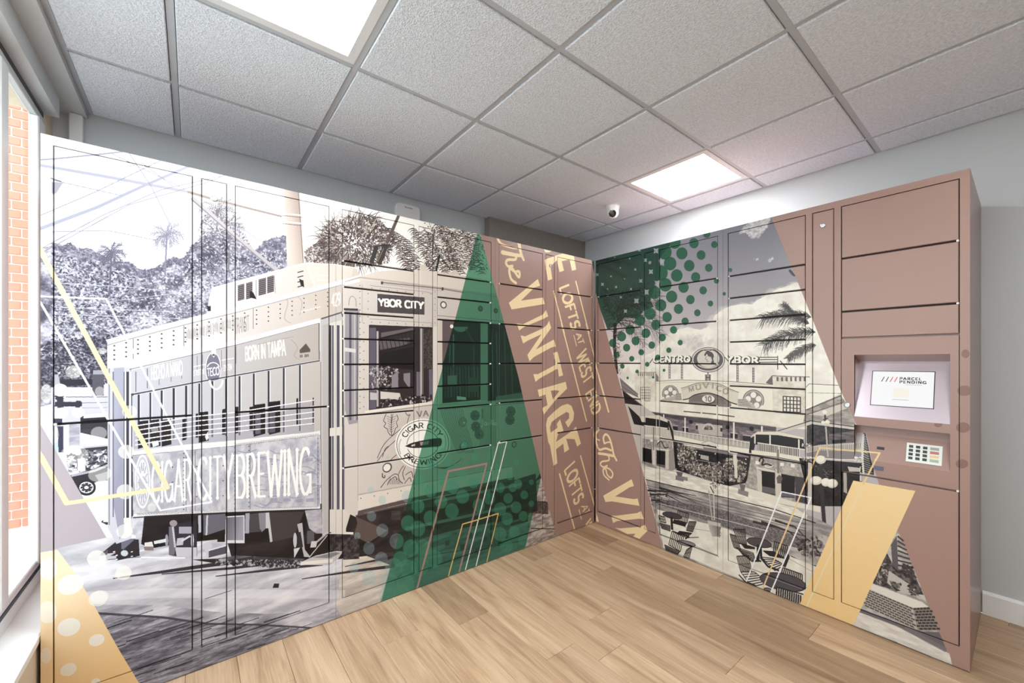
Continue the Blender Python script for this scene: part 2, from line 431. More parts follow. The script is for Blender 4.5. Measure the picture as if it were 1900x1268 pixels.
class Mural:
    def __init__(self, side):
        self.side = side
        self.W = int(round(((X0-XL) if side == 'L' else (Y0-YR))*RES)); self.H = int(round(LH*RES))
        self.a = np.zeros((self.H, self.W, 3), np.float32)
        self.rs = np.random.RandomState(5)
    def P(self, pts):
        out = []
        for px, py in pts:
            if self.side == 'L': x, z = on_left(px, py); u = x-XL
            else: y, z = on_right(px, py); u = Y0-y
            out.append((u*RES, (LH-z)*RES))
        return np.array(out, np.float64)
    def mask(self, polys):
        """even-odd fill of polygons given in print dots -> slice, boolean mask"""
        allp = np.concatenate(polys)
        x0 = max(0, int(np.floor(allp[:, 0].min()))); x1 = min(self.W, int(np.ceil(allp[:, 0].max()))+1)
        y0 = max(0, int(np.floor(allp[:, 1].min()))); y1 = min(self.H, int(np.ceil(allp[:, 1].max()))+1)
        if x1 <= x0 or y1 <= y0: return None
        h, w = y1-y0, x1-x0
        m = np.zeros((h, w+1), np.int16)
        for p in polys:
            q = np.roll(p, -1, 0)
            for (ax, ay), (bx, by) in zip(p, q):
                if ay == by: continue
                if ay > by: ax, ay, bx, by = bx, by, ax, ay
                r0 = max(y0, int(np.ceil(ay-0.5))); r1 = min(y1, int(np.ceil(by-0.5)))
                if r1 <= r0: continue
                rr = np.arange(r0, r1)
                xs = ax+(rr+0.5-ay)*(bx-ax)/(by-ay)
                ci = np.clip(np.ceil(xs-0.5).astype(int)-x0, 0, w)
                np.add.at(m, (rr-y0, ci), 1)
        return (slice(y0, y1), slice(x0, x1)), (np.cumsum(m, 1)[:, :w] & 1).astype(bool)
    def paint(self, sl, m, col, a=1.0):
        reg = self.a[sl]
        if callable(col): col = col(sl)
        if isinstance(col, np.ndarray) and col.ndim == 3: v = col[m]
        else: v = np.asarray(col, np.float32)
        if isinstance(a, np.ndarray): a = a[m][:, None]
        reg[m] = reg[m]*(1-a) + v*a
    def fill(self, pts, col, a=1.0):
        r = self.mask([self.P(pts)])
        if r: self.paint(r[0], r[1], col, a)
    def fills(self, polys, col, a=1.0):
        r = self.mask([self.P(p) for p in polys])
        if r: self.paint(r[0], r[1], col, a)
    def raw(self, q, col, a=1.0):
        r = self.mask([q])
        if r: self.paint(r[0], r[1], col, a)
    def stroke(self, pts, w, col, a=1.0, w2=None, cap=True):
        """line through photo pixels, width w (mm) tapering to w2"""
        p = self.P(pts); n = len(p); w2 = w if w2 is None else w2
        t = np.linspace(0, 1, n); ws = (w+(w2-w)*t)/2*RES/1000.0
        if a < 1.0:
            # one outline so that joints do not double
            d = np.gradient(p, axis=0); nn = np.stack([-d[:, 1], d[:, 0]], 1); nn /= np.linalg.norm(nn, axis=1)[:, None]+1e-9
            self.raw(np.concatenate([p+nn*ws[:, None], (p-nn*ws[:, None])[::-1]]), col, a); return
        for i in range(n-1):
            d = p[i+1]-p[i]; L = np.hypot(*d)
            if L < 1e-6: continue
            nn = np.array([-d[1], d[0]])/L
            self.raw(np.array([p[i]+nn*ws[i], p[i+1]+nn*ws[i+1], p[i+1]-nn*ws[i+1], p[i]-nn*ws[i]]), col, a)
        if cap and w > 2.5:
            for i in range(1, n-1):
                th = np.linspace(0, 2*np.pi, 13)[:-1]
                self.raw(np.stack([p[i, 0]+ws[i]*np.cos(th), p[i, 1]+ws[i]*np.sin(th)], 1), col, a)
    def ell(self, c, rx, ry=None, n=36, a0=0, a1=360, rot=0.0):
        ry = rx if ry is None else ry
        th = np.radians(np.linspace(a0, a1, n, endpoint=(a1-a0) < 359))
        x, y = rx*np.cos(th), ry*np.sin(th); cr, sr = math.cos(math.radians(rot)), math.sin(math.radians(rot))
        return [(c[0]+X*cr-Y*sr, c[1]+X*sr+Y*cr) for X, Y in zip(x, y)]
    def disk(self, c, r, col, a=1.0, ry=None):
        """true circle on the wall: centre in photo pixels, radius in mm"""
        p = self.P([c])[0]; th = np.linspace(0, 2*np.pi, 41)[:-1]; ry = r if ry is None else ry
        self.raw(np.stack([p[0]+r*np.cos(th), p[1]+ry*np.sin(th)], 1), col, a)
    def dabs(self, pts, n, size, cols, a=0.9, seed=1, asp=0.5, ang=None):
        """n small leaf shapes scattered inside a polygon"""
        r = self.mask([self.P(pts)])
        if not r: return
        (sy, sx), m = r; ys, xs = np.nonzero(m)
        if len(ys) == 0: return
        rs = np.random.RandomState(seed); k = rs.randint(0, len(ys), n)
        for i in k:
            cy, cx = ys[i]+sy.start, xs[i]+sx.start
            s = size*(0.5+rs.rand()); t = rs.rand()*np.pi if ang is None else ang+rs.randn()*0.35
            ca, sa = np.cos(t)*s, np.sin(t)*s
            q = np.array([(cx+ca, cy+sa), (cx-sa*asp, cy+ca*asp), (cx-ca, cy-sa), (cx+sa*asp, cy-ca*asp)])
            self.raw(q, cols[rs.randint(len(cols))], a)
    def tex(self, c0, c1, cell, n, seed, lo=0.3, hi=0.7, asp=1.0, gain=0.6):
        c0, c1 = np.asarray(c0, np.float32), np.asarray(c1, np.float32)
        def f(sl):
            h, w = sl[0].stop-sl[0].start, sl[1].stop-sl[1].start
            t = np.clip((fbm(h, w, cell, n, seed, asp=asp, gain=gain)-lo)/(hi-lo), 0, 1)[..., None]
            return c0*(1-t)+c1*t
        return f
    def grad(self, pA, cA, pB, cB):
        """linear blend between two photo points"""
        A, B = self.P([pA])[0], self.P([pB])[0]; d = B-A; L = (d*d).sum()
        cA, cB = np.asarray(cA, np.float32), np.asarray(cB, np.float32)
        def f(sl):
            y = np.arange(sl[0].start, sl[0].stop)[:, None]; x = np.arange(sl[1].start, sl[1].stop)[None, :]
            t = np.clip(((x-A[0])*d[0]+(y-A[1])*d[1])/L, 0, 1)[..., None].astype(np.float32)
            return cA*(1-t)+cB*t
        return f
    def tint(self, pts, c0, c1, a=1.0, gam=1.0, clip=None):
        """translucent coloured film: the picture's greys become a ramp c0..c1"""
        r = self.mask([self.P(pts)])
        if not r: return
        sl, m = r
        if clip is not None: m = m & clip[sl]
        reg = self.a[sl]; v = (reg[m].mean(1, keepdims=True)/255.0)**gam
        reg[m] = reg[m]*(1-a)+(C(*c0)*(1-v)+C(*c1)*v)*a
    def frond(self, c, ang, L, droop, n, col, w=3.0, seed=0, leaf=0.45):
        """feather palm frond from photo pixel c; ang degrees (0 right, 90 up), L photo pixels"""
        rs = np.random.RandomState(seed); pts = []
        for i in range(9):
            t = i/8.0; A = math.radians(ang-droop*t)
            pts.append((c[0], c[1]) if i == 0 else (pts[-1][0]+math.cos(A)*L/8, pts[-1][1]-math.sin(A)*L/8))
        self.stroke(pts, w, col, w2=1.2)
        for i in range(n):
            t = (i+0.5)/n*8; k = min(7, int(t)); f = t-k
            x = pts[k][0]*(1-f)+pts[k+1][0]*f; y = pts[k][1]*(1-f)+pts[k+1][1]*f
            dx, dy = pts[k+1][0]-pts[k][0], pts[k+1][1]-pts[k][1]; A = math.atan2(-dy, dx)
            l = L*leaf*(1-0.55*abs(i/n-0.4))*(0.7+0.5*rs.rand())
            for sgn in (1, -1):
                B = A+sgn*math.radians(42+rs.randn()*8)
                self.stroke([(x, y), (x+math.cos(B)*l*0.6, y-math.sin(B)*l*0.6), (x+math.cos(B)*l, y-math.sin(B)*l+l*0.28)], 2.4, col, w2=0.8, cap=False)

# --- a small drawn alphabet (strokes in a unit box, y up)
def arc(cx, cy, rx, ry, a0, a1, n=14):
    return [(cx+rx*math.cos(math.radians(a)), cy+ry*math.sin(math.radians(a))) for a in np.linspace(a0, a1, n)]
GL = {
 'A': (.72, [[(0, 0), (.36, 1)], [(.36, 1), (.72, 0)], [(.13, .36), (.59, .36)]]),
 'B': (.58, [[(.06, 0), (.06, 1)], [(.06, 1), (.3, 1)]+arc(.3, .76, .24, .24, 90, -90)+[(.06, .52)], [(.06, .52), (.32, .52)]+arc(.32, .26, .26, .26, 90, -90)+[(.06, 0)]]),
 'C': (.68, [arc(.38, .5, .36, .5, 48, 312, 22)]),
 'D': (.66, [[(.06, 0), (.06, 1)], [(.06, 1), (.26, 1)]+arc(.26, .5, .36, .5, 90, -90, 20)+[(.06, 0)]]),
 'E': (.52, [[(.06, 0), (.06, 1)], [(.06, 1), (.5, 1)], [(.06, .52), (.42, .52)], [(.06, 0), (.52, 0)]]),
 'F': (.5, [[(.06, 0), (.06, 1)], [(.06, 1), (.5, 1)], [(.06, .52), (.42, .52)]]),
 'G': (.74, [arc(.38, .5, .36, .5, 48, 330, 22), [(.46, .42), (.72, .42)], [(.7, .42), (.7, .04)]]),
 'H': (.66, [[(.06, 0), (.06, 1)], [(.6, 0), (.6, 1)], [(.06, .52), (.6, .52)]]),
 'I': (.14, [[(.07, 0), (.07, 1)]]),
 'J': (.4, [[(.32, 1), (.32, .22)]+arc(.17, .2, .15, .2, 0, -170, 8)]),
 'L': (.5, [[(.06, 0), (.06, 1)], [(.06, 0), (.5, 0)]]),
 'M': (.84, [[(.06, 0), (.06, 1)], [(.06, 1), (.42, .1)], [(.42, .1), (.78, 1)], [(.78, 1), (.78, 0)]]),
 'N': (.68, [[(.06, 0), (.06, 1)], [(.06, 1), (.62, 0)], [(.62, 0), (.62, 1)]]),
 'O': (.76, [arc(.38, .5, .36, .5, 0, 360, 28)]),
 'P': (.56, [[(.06, 0), (.06, 1)], [(.06, 1), (.28, 1)]+arc(.28, .73, .26, .27, 90, -90)+[(.06, .46)]]),
 'R': (.62, [[(.06, 0), (.06, 1)], [(.06, 1), (.28, 1)]+arc(.28, .75, .25, .25, 90, -90)+[(.06, .5)], [(.28, .5), (.6, 0)]]),
 'S': (.56, [arc(.28, .75, .23, .25, 40, 270, 16)+arc(.28, .25, .25, .25, 90, -150, 16)]),
 'T': (.6, [[(.3, 0), (.3, 1)], [(0, 1), (.6, 1)]]),
 'U': (.64, [[(.06, 1), (.06, .28)]+arc(.32, .28, .26, .28, 180, 360, 12)+[(.58, 1)]]),
 'V': (.66, [[(0, 1), (.33, 0)], [(.33, 0), (.66, 1)]]),
 'W': (.96, [[(0, 1), (.24, 0)], [(.24, 0), (.48, .9)], [(.48, .9), (.72, 0)], [(.72, 0), (.96, 1)]]),
 'Y': (.64, [[(0, 1), (.32, .48)], [(.64, 1), (.32, .48)], [(.32, .48), (.32, 0)]]),
 '0': (.56, [arc(.28, .5, .25, .5, 0, 360, 24)]), '1': (.3, [[(.02, .8), (.18, 1), (.18, 0)]]),
 '2': (.54, [arc(.27, .74, .23, .26, 160, -30, 12)+[(.04, 0), (.52, 0)]]),
 '4': (.58, [[(.42, 0), (.42, 1), (.02, .3), (.56, .3)]]), '9': (.54, [arc(.27, .7, .24, .3, 0, 360, 20), [(.51, .7), (.45, .25), (.22, 0)]]),
 '-': (.4, [[(.05, .5), (.35, .5)]]), ' ': (.3, []),
}
def layout(txt, gap=.16):
    x = 0.0; out = []
    for ch in txt:
        w, st = GL[ch]
        out += [[(x+a, b) for a, b in s] for s in st]; x += w+gap
    return out, x-gap
def text(M, txt, quad, wt, col, a=1.0, serif=0.0, hz=None, gap=.16):
    """lettering stretched into a quad of photo pixels (TL, TR, BR, BL); wt = stroke weight in letter heights"""
    st, tot = layout(txt, gap)
    TL, TR, BR, BL = [np.array(p, float) for p in quad]
    def mp(x, y):
        u = x/tot; v = 1-y
        return tuple((TL*(1-u)+TR*u)*(1-v) + (BL*(1-u)+BR*u)*v)
    glyphs(M, st, mp, wt, col, a, serif, hz)
def arctext(M, txt, c, rx, ry, h, a0, a1, wt, col, serif=0.0, inward=False, gap=.16):
    """lettering along an ellipse in photo pixels; degrees counted clockwise from the top"""
    st, tot = layout(txt, gap)
    def mp(x, y):
        t = math.radians(a0+(a1-a0)*x/tot); k = (1+h*y) if not inward else (1+h*(1-y))
        return (c[0]+rx*k*math.sin(t), c[1]-ry*k*math.cos(t))
    glyphs(M, st, mp, wt, col, 1.0, serif, None)
def glyphs(M, st, mp, wt, col, a, serif, hz):
    hz = wt if hz is None else hz
    for s in st:
        for (ax, ay), (bx, by) in zip(s, s[1:]):
            d = math.hypot(bx-ax, by-ay)
            if d < 1e-6: continue
            tx, ty = (bx-ax)/d, (by-ay)/d
            w = (wt*abs(ty)+hz*abs(tx))/2
            nx, ny = -ty*w, tx*w; ex, ey = tx*w*0.35, ty*w*0.35
            M.fill([mp(ax+nx-ex, ay+ny-ey), mp(bx+nx+ex, by+ny+ey), mp(bx-nx+ex, by-ny+ey), mp(ax-nx-ex, ay-ny-ey)], col, a)
        if serif:
            for (ax, ay), (bx, by) in ((s[0], s[1]), (s[-1], s[-2])):
                if (ay < .03 or ay > .97) and abs(by-ay) > abs(bx-ax)*0.8:
                    q = serif*0.32; y0, y1 = (ay-0.0, ay+q) if ay < .5 else (ay-q, ay)
                    M.fill([mp(ax-serif, y0), mp(ax+serif, y0), mp(ax+serif, y1), mp(ax-serif, y1)], col, a)
def bez(p, n=10):
    """smooth curve through the given points"""
    p = [np.array(q, float) for q in p]; out = []
    for i in range(len(p)-1):
        a = p[i-1] if i else p[i]; b, c = p[i], p[i+1]; d = p[i+2] if i+2 < len(p) else c
        for t in np.linspace(0, 1, n, endpoint=False):
            out.append(tuple(0.5*((2*b)+(c-a)*t+(2*a-5*b+4*c-d)*t*t+(3*b-3*c+d-a)*t**3)))
    return out+[tuple(p[-1])]
def mkimg(name, a):
    h, w = a.shape[:2]
    img = bpy.data.images.new(name, w, h, alpha=False)
    out = np.ones((h, w, 4), np.float32); out[..., :3] = np.clip(a[::-1]/255.0, 0, 1)
    img.pixels.foreach_set(out.ravel()); img.update(); img.pack()
    return img
e1, e2, e3, e4 = Fr(200, 720, 7.045), Fr(400, 720, 7.046), Fr(200, 880, 7.045), Fr(400, 880, 6.339)
e5, e6, e7, e8 = Fr(70, 640, 6.34), Fr(70, 820, 5.285), Fr(660, 580, 6.341), Fr(640, 900, 4.75)
DK, MID, LT, WH = C(40, 36, 42), C(128, 124, 132), C(206, 203, 204), C(244, 242, 238)
MAUVE, GOLD, PEACH = C(171, 138, 127), C(255, 228, 180), C(240, 204, 152)

def draw_tram():
    M = Mural('L'); S = M.stroke; Fi = M.fill
    # sky
    M.a[:] = M.grad((300, 600), (247, 246, 248), (900, 600), (247, 242, 232))((slice(0, M.H), slice(0, M.W)))
    # trees behind
    tr = [(60, 462), (97, 457), (115, 466), (131, 461), (150, 472), (166, 470), (180, 480), (196, 486), (215, 494), (242, 497), (262, 512), (285, 508), (300, 500), (322, 486), (340, 490), (353, 470), (372, 452),
          (388, 440), (410, 436), (436, 440), (450, 462), (470, 478), (492, 456), (512, 450), (530, 446), (540, 470), (545, 560), (380, 620), (250, 660), (240, 700), (205, 720), (60, 760)]
    Fi(tr, M.tex((88, 86, 104), (214, 212, 222), 60, 6, 11, 0.33, 0.66, gain=0.78))
    M.dabs([(97, 470), (250, 500), (240, 640), (200, 700), (97, 720)], 5200, 5, [C(66, 64, 82), C(96, 94, 112), C(200, 199, 210), C(150, 148, 162), C(228, 228, 234)], 0.75, 3)
    M.dabs([(250, 505), (350, 480), (540, 460), (545, 560), (380, 620), (240, 650)], 4200, 5, [C(104, 102, 118), C(140, 138, 152), C(222, 221, 228), C(180, 179, 190), C(238, 238, 242)], 0.75, 4)
    M.dabs([(60, 640), (205, 620), (205, 740), (60, 740)], 2200, 5, [C(52, 50, 66), C(76, 74, 90), C(150, 149, 160), C(60, 58, 74)], 0.7, 5)
    con = tr[1:27]; M.dabs([(x, y+4) for x, y in con]+[(x, y-9) for x, y in con[::-1]], 2600, 5.5, [C(104, 102, 120), C(140, 138, 154), C(176, 174, 188), C(120, 117, 132)], .8, 6)
    # glow of the low sun over the trees
    for r, a in ((150, .10), (115, .13), (85, .18), (60, .22), (36, .35)): M.disk((285, 345), r*1.25, C(252, 251, 253), a)
    M.disk((345, 420), 70, C(250, 249, 252), .2)
    # feathery palms in the distance
    for (cx, cy, L, cl, sd) in ((310, 436, 30, C(150, 149, 165), 1), (207, 470, 26, C(120, 118, 136), 2), (404, 392, 34, C(132, 126, 134), 3), (428, 420, 26, C(140, 133, 138), 4)):
        S([(cx, cy), (cx-2, cy+36), (cx-4, cy+78)], 5, cl, 1)
        for k in range(11):
            M.frond((cx, cy), -40+k*26+((k*37) % 11), L*(0.8+0.3*((k*7) % 5)/5), 50 if k < 6 else -50, 9, cl, 2.0, sd*20+k, 0.34)
    M.dabs([(385, 385), (450, 420), (470, 470), (380, 470), (368, 430)], 900, 5, [C(120, 115, 126), C(160, 155, 164), C(214, 210, 214)], .8, 8)
    # poles and wires
    wire = C(158, 156, 168)
    S(I_((68, 304), (200, 328), (348, 356)), 16, C(186, 185, 198), w2=12); S(I_((348, 356), (396, 370), (470, 389), (523, 402)), 11, C(170, 155, 150), w2=9)
    S(I_((68, 302), (200, 325), (348, 353)), 4, C(226, 225, 234), w2=3)
    S(I_((68, 427), (180, 385), (260, 348), (352, 308)), 11, C(182, 182, 196), w2=9)
    for p in (((68, 403), (180, 355), (300, 297)), ((68, 466), (190, 400), (300, 352), (420, 325)), ((80, 468), (240, 380), (380, 340), (425, 322)), ((100, 335), (225, 363)), ((97, 430), (200, 428), (290, 446)), ((240, 285), (280, 345), (315, 415)),
              ((205, 284), (300, 330), (345, 352)), ((445, 422), (480, 445), (520, 470)), ((260, 300), (320, 345))):
        S(list(p), 2.4, wire)
    S(bez([(72, 297), (110, 294), (150, 290), (190, 286), (232, 281)]), 5, C(168, 167, 178))
    S(I_((200, 560), (350, 542)), 2, C(216, 216, 222)); S(I_((97, 525), (240, 533), (352, 545)), 2.2, C(214, 214, 222)); S(I_((97, 570), (355, 580)), 2.2, C(220, 220, 226)); S(I_((97, 583), (345, 592)), 2.2, C(220, 220, 226))
    S(I_((356, 367), (435, 437), (515, 503)), 20, C(196, 190, 192), w2=15); S(I_((358, 372), (436, 441), (514, 507)), 5, C(150, 144, 150), w2=4)
    Fi(z1((190, 668), (232, 672), (206, 712), (190, 712)), C(176, 174, 186)); S(z1((186, 655), (226, 668)), 4, C(120, 118, 130))
    M.disk((396, 369.5), 11, C(238, 234, 232)); M.disk((396, 369.5), 6, C(190, 184, 184))
    # concrete pole
    Fi(I_((527, 346), (555, 350), (564, 492), (533, 500)), M.grad((527, 420), (222, 208, 200), (562, 420), (182, 166, 158)))
    S(I_((553, 350), (563, 492)), 3, C(140, 124, 118))
    for y in (396, 411): S([(523, y), (560, y+4), (565, y+6)], 6, C(236, 230, 222)); S([(524, y+4), (561, y+8)], 2.5, C(120, 106, 102))
    # shrubs and fan palm to the right of the pole
    M.dabs([(566, 465), (590, 450), (610, 440), (640, 470), (660, 500), (566, 490)], 1300, 6, [C(120, 104, 100), C(160, 145, 140), C(206, 196, 186), C(92, 78, 78)], .85, 21)
    fp = [C(84, 70, 70), C(112, 96, 92), C(150, 134, 126), C(196, 182, 170), C(70, 58, 60)]
    M.dabs([(600, 420), (650, 400), (700, 405), (735, 440), (720, 490), (640, 498), (590, 470)], 1500, 7, [C(84, 70, 70), C(112, 96, 92), C(96, 82, 80)], .9, 22)
    rs = np.random.RandomState(9)
    for k in range(470):
        a = rs.rand()*2*np.pi; r0 = 62*np.sqrt(rs.rand()); cx, cy = 657+r0*np.cos(a)*1.0, 446+r0*np.sin(a)*0.72
        out = math.atan2((cy-452)*1.3, cx-657)+rs.randn()*0.7; L = 14+rs.rand()*20
        S([(cx, cy), (cx+L*.6*math.cos(out), cy+L*.6*math.sin(out)), (cx+L*math.cos(out), cy+L*math.sin(out)+4)], 4.6, fp[rs.randint(5)], w2=0.8, cap=False)
    # leafy branches further right
    for k in range(15):
        x0, y0 = 722+k*11, 424+(k % 4)*7 - (10 if k > 5 else 0)
        if k > 8: y0 -= 6
        n = 26
        for i in range(n):
            x = x0+(i*1.5 if k < 9 else i*0.6)+rs.randn()*2; y = y0+i*3.4
            if y > 508: break
            for sg in (1, -1):
                A = math.pi/2+sg*(0.9+rs.rand()*0.5); L = 7+rs.rand()*5
                S([(x, y), (x+L*.6*math.cos(A), y+L*.6*math.sin(A)-1.5), (x+L*math.cos(A), y+L*math.sin(A)+1)], 6.4, [C(92, 74, 74), C(120, 100, 96), C(74, 60, 62)][rs.randint(3)], w2=1, cap=False)
    M.dabs([(785, 412), (872, 432), (900, 440), (905, 500), (790, 500)], 900, 6, [C(84, 68, 68), C(112, 94, 90), C(226, 216, 204)], .9, 25)
    S(I_((806, 425), (802, 478)), 9, C(120, 108, 108))
    # trolley pole
    S(z5((385, 115), (310, 290)), 15, C(116, 98, 94), w2=18); S(z5((250, 310), (218, 408)), 22, C(58, 50, 48)); S(z5((305, 300), (262, 412)), 28, C(70, 60, 56)); S(z5((240, 308), (330, 300)), 9, C(50, 42, 42))
    S(z5((292, 320), (255, 400)), 4, C(150, 136, 128))
    S(z5((560, 440), (620, 360), (690, 450)), 5, C(60, 50, 50)); S(z5((620, 360), (600, 455)), 12, C(44, 38, 40))
    M.disk(z5(525, 440), 24, C(226, 212, 200)); M.disk(z5(712, 470), 22, C(226, 212, 200))

    # ---------------- ground
    Fi(I_((60, 960), (300, 960), (700, 940), (1040, 960), (1040, 1300), (60, 1300)), M.tex((188, 186, 194), (236, 234, 238), 44, 5, 31, 0.25, 0.72, asp=3.5))
    Fi(I_((700, 940), (1040, 940), (1040, 1050), (620, 1160), (640, 1000)), M.tex((186, 176, 170), (232, 224, 214), 30, 5, 33, 0.25, 0.7, asp=5))
    # far side behind the tram: shop, awning, people, parked car
    Fi(e5((160, 500), (840, 500), (840, 1268), (160, 1268)), C(212, 211, 220))
    Fi(e5((160, 500), (640, 470), (640, 400), (160, 420)), C(52, 50, 64)); 
    Fi(e5((640, 340), (780, 340), (780, 600), (640, 600)), C(104, 102, 116)); Fi(e5((650, 300), (780, 300), (780, 350), (650, 350)), C(176, 175, 186))
    Fi(e5((340, 520), (640, 510), (640, 600), (330, 610)), C(226, 225, 232)); Fi(e5((780, 470), (840, 450), (840, 600), (780, 600)), C(236, 236, 240))
    Fi(e5((300, 612), (840, 612), (840, 700), (520, 700)), C(214, 213, 220)); S(e5((330, 615), (830, 615)), 3, C(140, 139, 150)); S(e5((520, 685), (830, 680)), 3, C(160, 158, 168)); S(e5((520, 745), (830, 740)), 2, C(170, 168, 178))
    Fi(e5((500, 830), (840, 800), (840, 990), (500, 1010)), C(70, 67, 78)); Fi(e5((540, 825), (830, 800), (830, 850), (540, 870)), C(226, 225, 232)); Fi(e5((500, 870), (820, 850), (820, 885), (500, 910)), C(52, 50, 58))
    Fi(e5((320, 940), (495, 940), (495, 1268), (320, 1268)), M.tex((176, 175, 186), (204, 203, 212), 9, 2, 41, .3, .7, asp=4)); S(e5((335, 940), (335, 1268)), 14, C(240, 240, 244))
    Fi(e5((500, 1030), (830, 1110), (830, 1200), (500, 1230)), C(244, 244, 246)); Fi(e5((500, 1010), (830, 960), (830, 1110), (500, 1035)), C(78, 76, 88))
    Fi(e5((180, 960), (230, 960), (245, 1268), (190, 1268)), C(200, 212, 226)); Fi(e5((232, 960), (300, 960), (300, 1268), (245, 1268)), C(72, 70, 96))
    # street lamp with globes
    Fi(e5((180, 350), (240, 350), (270, 480), (180, 480)), C(190, 190, 196))
    S(e5((200, 700), (520, 700)), 17, C(64, 60, 78)); S(e5((260, 620), (270, 740)), 16, C(64, 60, 78)); S(e5((480, 660), (470, 740)), 12, C(64, 60, 78)); S(e5((205, 600), (300, 640)), 8, C(60, 58, 74)); S(e5((300, 600), (210, 640)), 8, C(60, 58, 74))
    Fi(e5((190, 870), (290, 870), (290, 930), (190, 930)), C(72, 68, 92))
    for c_, rx, ry in (((265, 535), 90, 75), ((280, 810), 80, 60), ((475, 800), 75, 60)): Fi(M.ell(e5(*c_), rx/6.34, ry/6.34), C(250, 249, 250))
    # people on the terrace
    Fi(e6((250, 60), (690, 30), (690, 240), (300, 300)), C(206, 204, 212)); Fi(e6((420, 70), (690, 45), (690, 200), (460, 190)), C(72, 70, 82))
    M.dabs(e6((300, 130), (680, 70), (680, 240), (320, 300)), 220, 8, [C(60, 58, 70), C(236, 236, 240), C(150, 148, 158), C(110, 108, 122), C(244, 244, 246)], .9, 44)
    Fi(e6((390, 170), (460, 160), (470, 290), (390, 290)), C(240, 240, 242))
    Fi(e6((320, 330), (560, 260), (690, 200), (690, 370), (590, 390), (400, 470)), C(58, 56, 66)); S(e6((330, 335), (560, 285), (690, 230)), 9, C(190, 188, 198)); Fi(e6((560, 330), (690, 290), (690, 380), (600, 390)), C(146, 145, 156))
    Fi(M.ell(e6(478, 450), 92/5.285, 80/5.285), C(44, 42, 50)); Fi(M.ell(e6(478, 450), 70/5.285, 56/5.285), C(232, 231, 236))
    for k in range(8):
        a = k*np.pi/4; c_ = e6(478, 450); S([(c_[0]+4*math.cos(a), c_[1]+3*math.sin(a)), (c_[0]+11*math.cos(a), c_[1]+8.6*math.sin(a))], 8, C(70, 68, 78))
    Fi(M.ell(e6(478, 450), 15/5.285, 12/5.285), C(240, 240, 242))
    Fi(e6((570, 400), (690, 380), (690, 740), (560, 700), (470, 590), (570, 540)), C(242, 242, 246))
    Fi(e6((520, 700), (690, 700), (760, 940), (640, 940)), C(238, 238, 244)); S(e6((640, 770), (700, 800)), 16, C(70, 68, 78)); Fi(e6((640, 680), (690, 690), (690, 790), (640, 790)), C(236, 236, 230))
    # ---------------- shade under the tram, rails, pavement
    Fi(I_((268, 955), (600, 935), (660, 930), (1004, 860), (1010, 960), (900, 990), (700, 1030), (560, 1046), (430, 1042), (400, 1046), (300, 1030), (262, 1010)), M.tex((24, 20, 24), (64, 56, 60), 40, 4, 51, .25, .75, asp=3))
    Fi(I_((258, 1022), (340, 1008), (420, 1000), (430, 1036), (330, 1040), (262, 1040)), M.tex((190, 189, 196), (230, 229, 234), 20, 3, 52, asp=4))
    Fi(e4((0, 1000), (240, 960), (900, 990), (1050, 1000), (1000, 1040), (480, 1040), (0, 1030)), M.tex((66, 62, 70), (130, 126, 134), 26, 3, 53, asp=5))
    for p, w in (((( 210, 1074), (300, 1062), (420, 1045), (470, 1038)), 26), (((300, 1066), (430, 1055), (530, 1042)), 18), (((400, 1070), (520, 1056), (600, 1046)), 22), (((560, 1075), (660, 1060), (780, 1045)), 22), (((640, 1052), (720, 1036), (800, 1028)), 26)):
        S(list(p), 4, C(70, 66, 74), w2=w)
    S(e3((430, 1090), (1010, 1100)), 5, C(240, 240, 244)); S(e3((0, 1120), (430, 1085)), 3, C(120, 120, 134))
    M.dabs(e4((0, 1010), (1000, 1020), (980, 1100), (500, 1090), (0, 1060)), 500, 7, [C(40, 36, 42), C(70, 66, 74), C(190, 188, 194)], .85, 55)
    Fi(I_((60, 1104), (300, 1092), (640, 1096), (640, 1112), (300, 1110), (60, 1122)), C(236, 234, 238), .5)
    # kerb and brick street at the lower left
    Fi(I_((150, 1122), (300, 1124), (400, 1136), (500, 1140), (625, 1128), (640, 1160), (300, 1190), (140, 1180)), M.tex((146, 144, 154), (222, 220, 226), 30, 5, 61, .25, .7, asp=4))
    Fi(I_((160, 1140), (300, 1146), (380, 1158), (470, 1160), (560, 1168), (650, 1150), (640, 1300), (60, 1300), (60, 1150)), M.tex((96, 94, 106), (196, 194, 202), 16, 5, 62, .28, .72, asp=6, gain=.8))
    for k in range(46):
        x = 150+rs.rand()*430; y = 1150+rs.rand()*130; L = 30+rs.rand()*70
        S([(x, y), (x+L*.5, y-L*.16), (x+L, y-L*.33)], 2.2+rs.rand()*3, C(58, 56, 68), .8)
    S(I_((170, 1138), (300, 1146), (385, 1158), (480, 1160), (580, 1166), (640, 1146)), 8, C(70, 68, 78), .8)
    Fi(e4((690, 1290), (750, 1290), (740, 1340), (670, 1340)), C(52, 50, 58))
    S(I_((380, 1112), (430, 1096)), 3, C(110, 108, 116))
    # ---------------- tram: lower gear
    Fi(e4((20, 470), (1050, 430), (1060, 720), (640, 800), (20, 800)), C(34, 30, 34))
    Fi(e4((630, 455), (1045, 440), (920, 745), (660, 800)), C(84, 76, 78)); S(e4((615, 455), (655, 800)), 10, C(206, 203, 204))
    Fi(e4((120, 500), (340, 485), (340, 815), (108, 815)), C(222, 220, 224)); Fi(e4((132, 512), (328, 500), (328, 780), (125, 780)), M.grad(e4(130, 600), (120, 118, 128), e4(320, 600), (168, 166, 176)))
